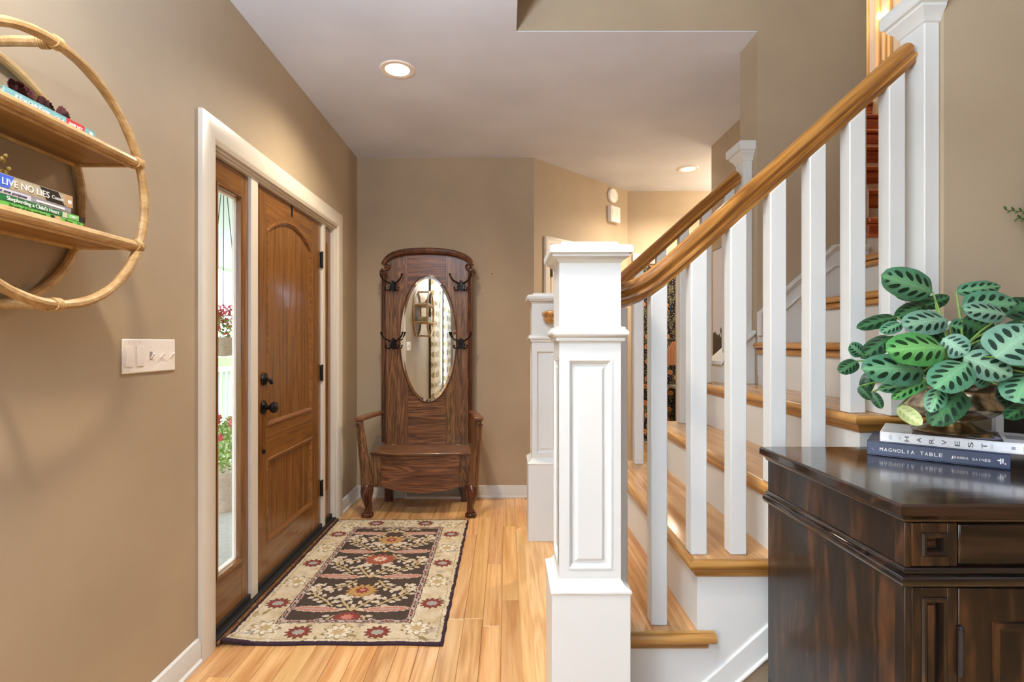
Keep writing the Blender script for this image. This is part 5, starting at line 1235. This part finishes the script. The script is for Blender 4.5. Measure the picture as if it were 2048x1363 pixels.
# ------------------------------------------------------------------ outside the front door
M_DECK = plain('porch_concrete', lin(188, 182, 174), .8, noise_amt=.1)
struct(MB().box(-4.2, -1.36, -2, 9, -.16, -.08).build('floor_porch', M_DECK))
struct(MB().box(-60, -4.2, -60, 60, -.5, -.4).build('ground', plain('lawn', lin(120, 150, 80), .9, noise_amt=.3, scale=4)))
struct(MB().box(-4.4, -1.36, -2, 9, 2.75, 2.9).build('ceiling_porch', plain('porch_ceiling_white', lin(214, 216, 216), .7, noise_amt=.03)))
struct(MB().box(-4.3, -4.1, -2, 9, 2.35, 2.75).build('trim_20', M_TRIM))
rail = thing('porch_railing', (-4.1, 5, -.08), 'white porch railing seen through the narrow left window', 'railing')
MB().box(-4.15, -4.05, -1, 9, .84, .90).build('top_rail', M_TRIM, rail); MB().box(-4.14, -4.06, -1, 9, .02, .07).build('bottom_rail', M_TRIM, rail)
for i in range(24): MB().box(-4.12, -4.08, 4.6+i*.14, 4.64+i*.14, .07, .84).build('spindle', M_TRIM, rail)
M_PETAL = plain('red_petals', lin(236, 98, 112), .6, noise_amt=.3); M_GRN = plain('shrub_green', lin(158, 184, 96), .6, noise_amt=.5, scale=30); M_TERRA = plain('planter_clay', lin(206, 184, 166), .8)
def leafblob(m_, c, r, n, rr_, lw=.02, ll=.04):
    for i in range(n):
        d = Vector((rr_.gauss(0, 1), rr_.gauss(0, 1), rr_.gauss(0, 1))).normalized(); p = Vector(c)+Vector((d.x*r[0], d.y*r[1], d.z*r[2]))*rr_.uniform(.55, 1)
        t_ = Vector((rr_.gauss(0, 1), rr_.gauss(0, 1), rr_.gauss(0, .8)+.3)).normalized(); s_ = t_.cross(d).normalized()
        m_.add([p-t_*ll*.5, p+s_*lw*.5+d*.006, p+t_*ll*.5, p-s_*lw*.5+d*.006], [(0, 1, 2, 3)])
ro = random.Random(21)
def planter(x_, y_, zt, label, hang=False, green=True, fl=40):
    t = thing('flower_planter', (x_, y_, zt), label, 'planter')
    if hang:
        MB().lathe([(.001, -.16), (.08, -.15), (.13, -.06), (.15, 0), (.135, 0), (.001, -.03)], (x_, y_, zt), 24).build('basket', M_TERRA, t)
        for k_ in range(3): MB().tube([(x_+.14*math.cos(k_*2.1), y_+.14*math.sin(k_*2.1), zt), (x_, y_, 2.74)], .003, 5).build('hanger', M_IRON, t)
        c = (x_, y_, zt+.09); r = (.2, .2, .15)
    else:
        MB().lathe([(.13, 0), (.17, .2), (.19, .28), (.2, .28), (.2, .32), (.17, .32), (.001, .28)], (x_, y_, zt), 28).build('pot', M_TERRA, t)
        c = (x_, y_, zt+.5); r = (.22, .22, .26)
    m_ = MB(); leafblob(m_, c, r, 500 if not hang else 260, ro); tag(m_.build('foliage', M_GRN, t), kind='stuff')
    m_ = MB()
    for i in range(fl):
        d = Vector((ro.gauss(0, 1), ro.gauss(0, 1), ro.gauss(0, 1)+.3)).normalized(); p = Vector(c)+Vector((d.x*r[0], d.y*r[1], d.z*r[2]))*1.02
        leafblob(m_, p, (.028, .028, .028), 14, ro, .03, .03)
    tag(m_.build('blossoms', M_PETAL, t), kind='stuff')
planter(-2.33, 4.36, 1.30, 'hanging basket of red flowers outside the narrow left window', True, fl=46)
planter(-2.27, 4.28, -.08, 'clay pot of green foliage and red flowers on the porch outside the narrow left window', fl=16)
sh = thing('porch_shrub', (-2.5, 5.2, -.08), 'pale green bushy shrub at the foot of the porch window', 'shrub')
m_ = MB(); leafblob(m_, (-2.62, 5.25, .22), (.3, .45, .34), 1500, ro, .022, .05); tag(m_.build('foliage', M_GRN, sh), kind='stuff')
MB().tube([(-2.62, 5.25, -.09), (-2.62, 5.25, .2)], .02, 8).build('stem', M_DRY, sh)
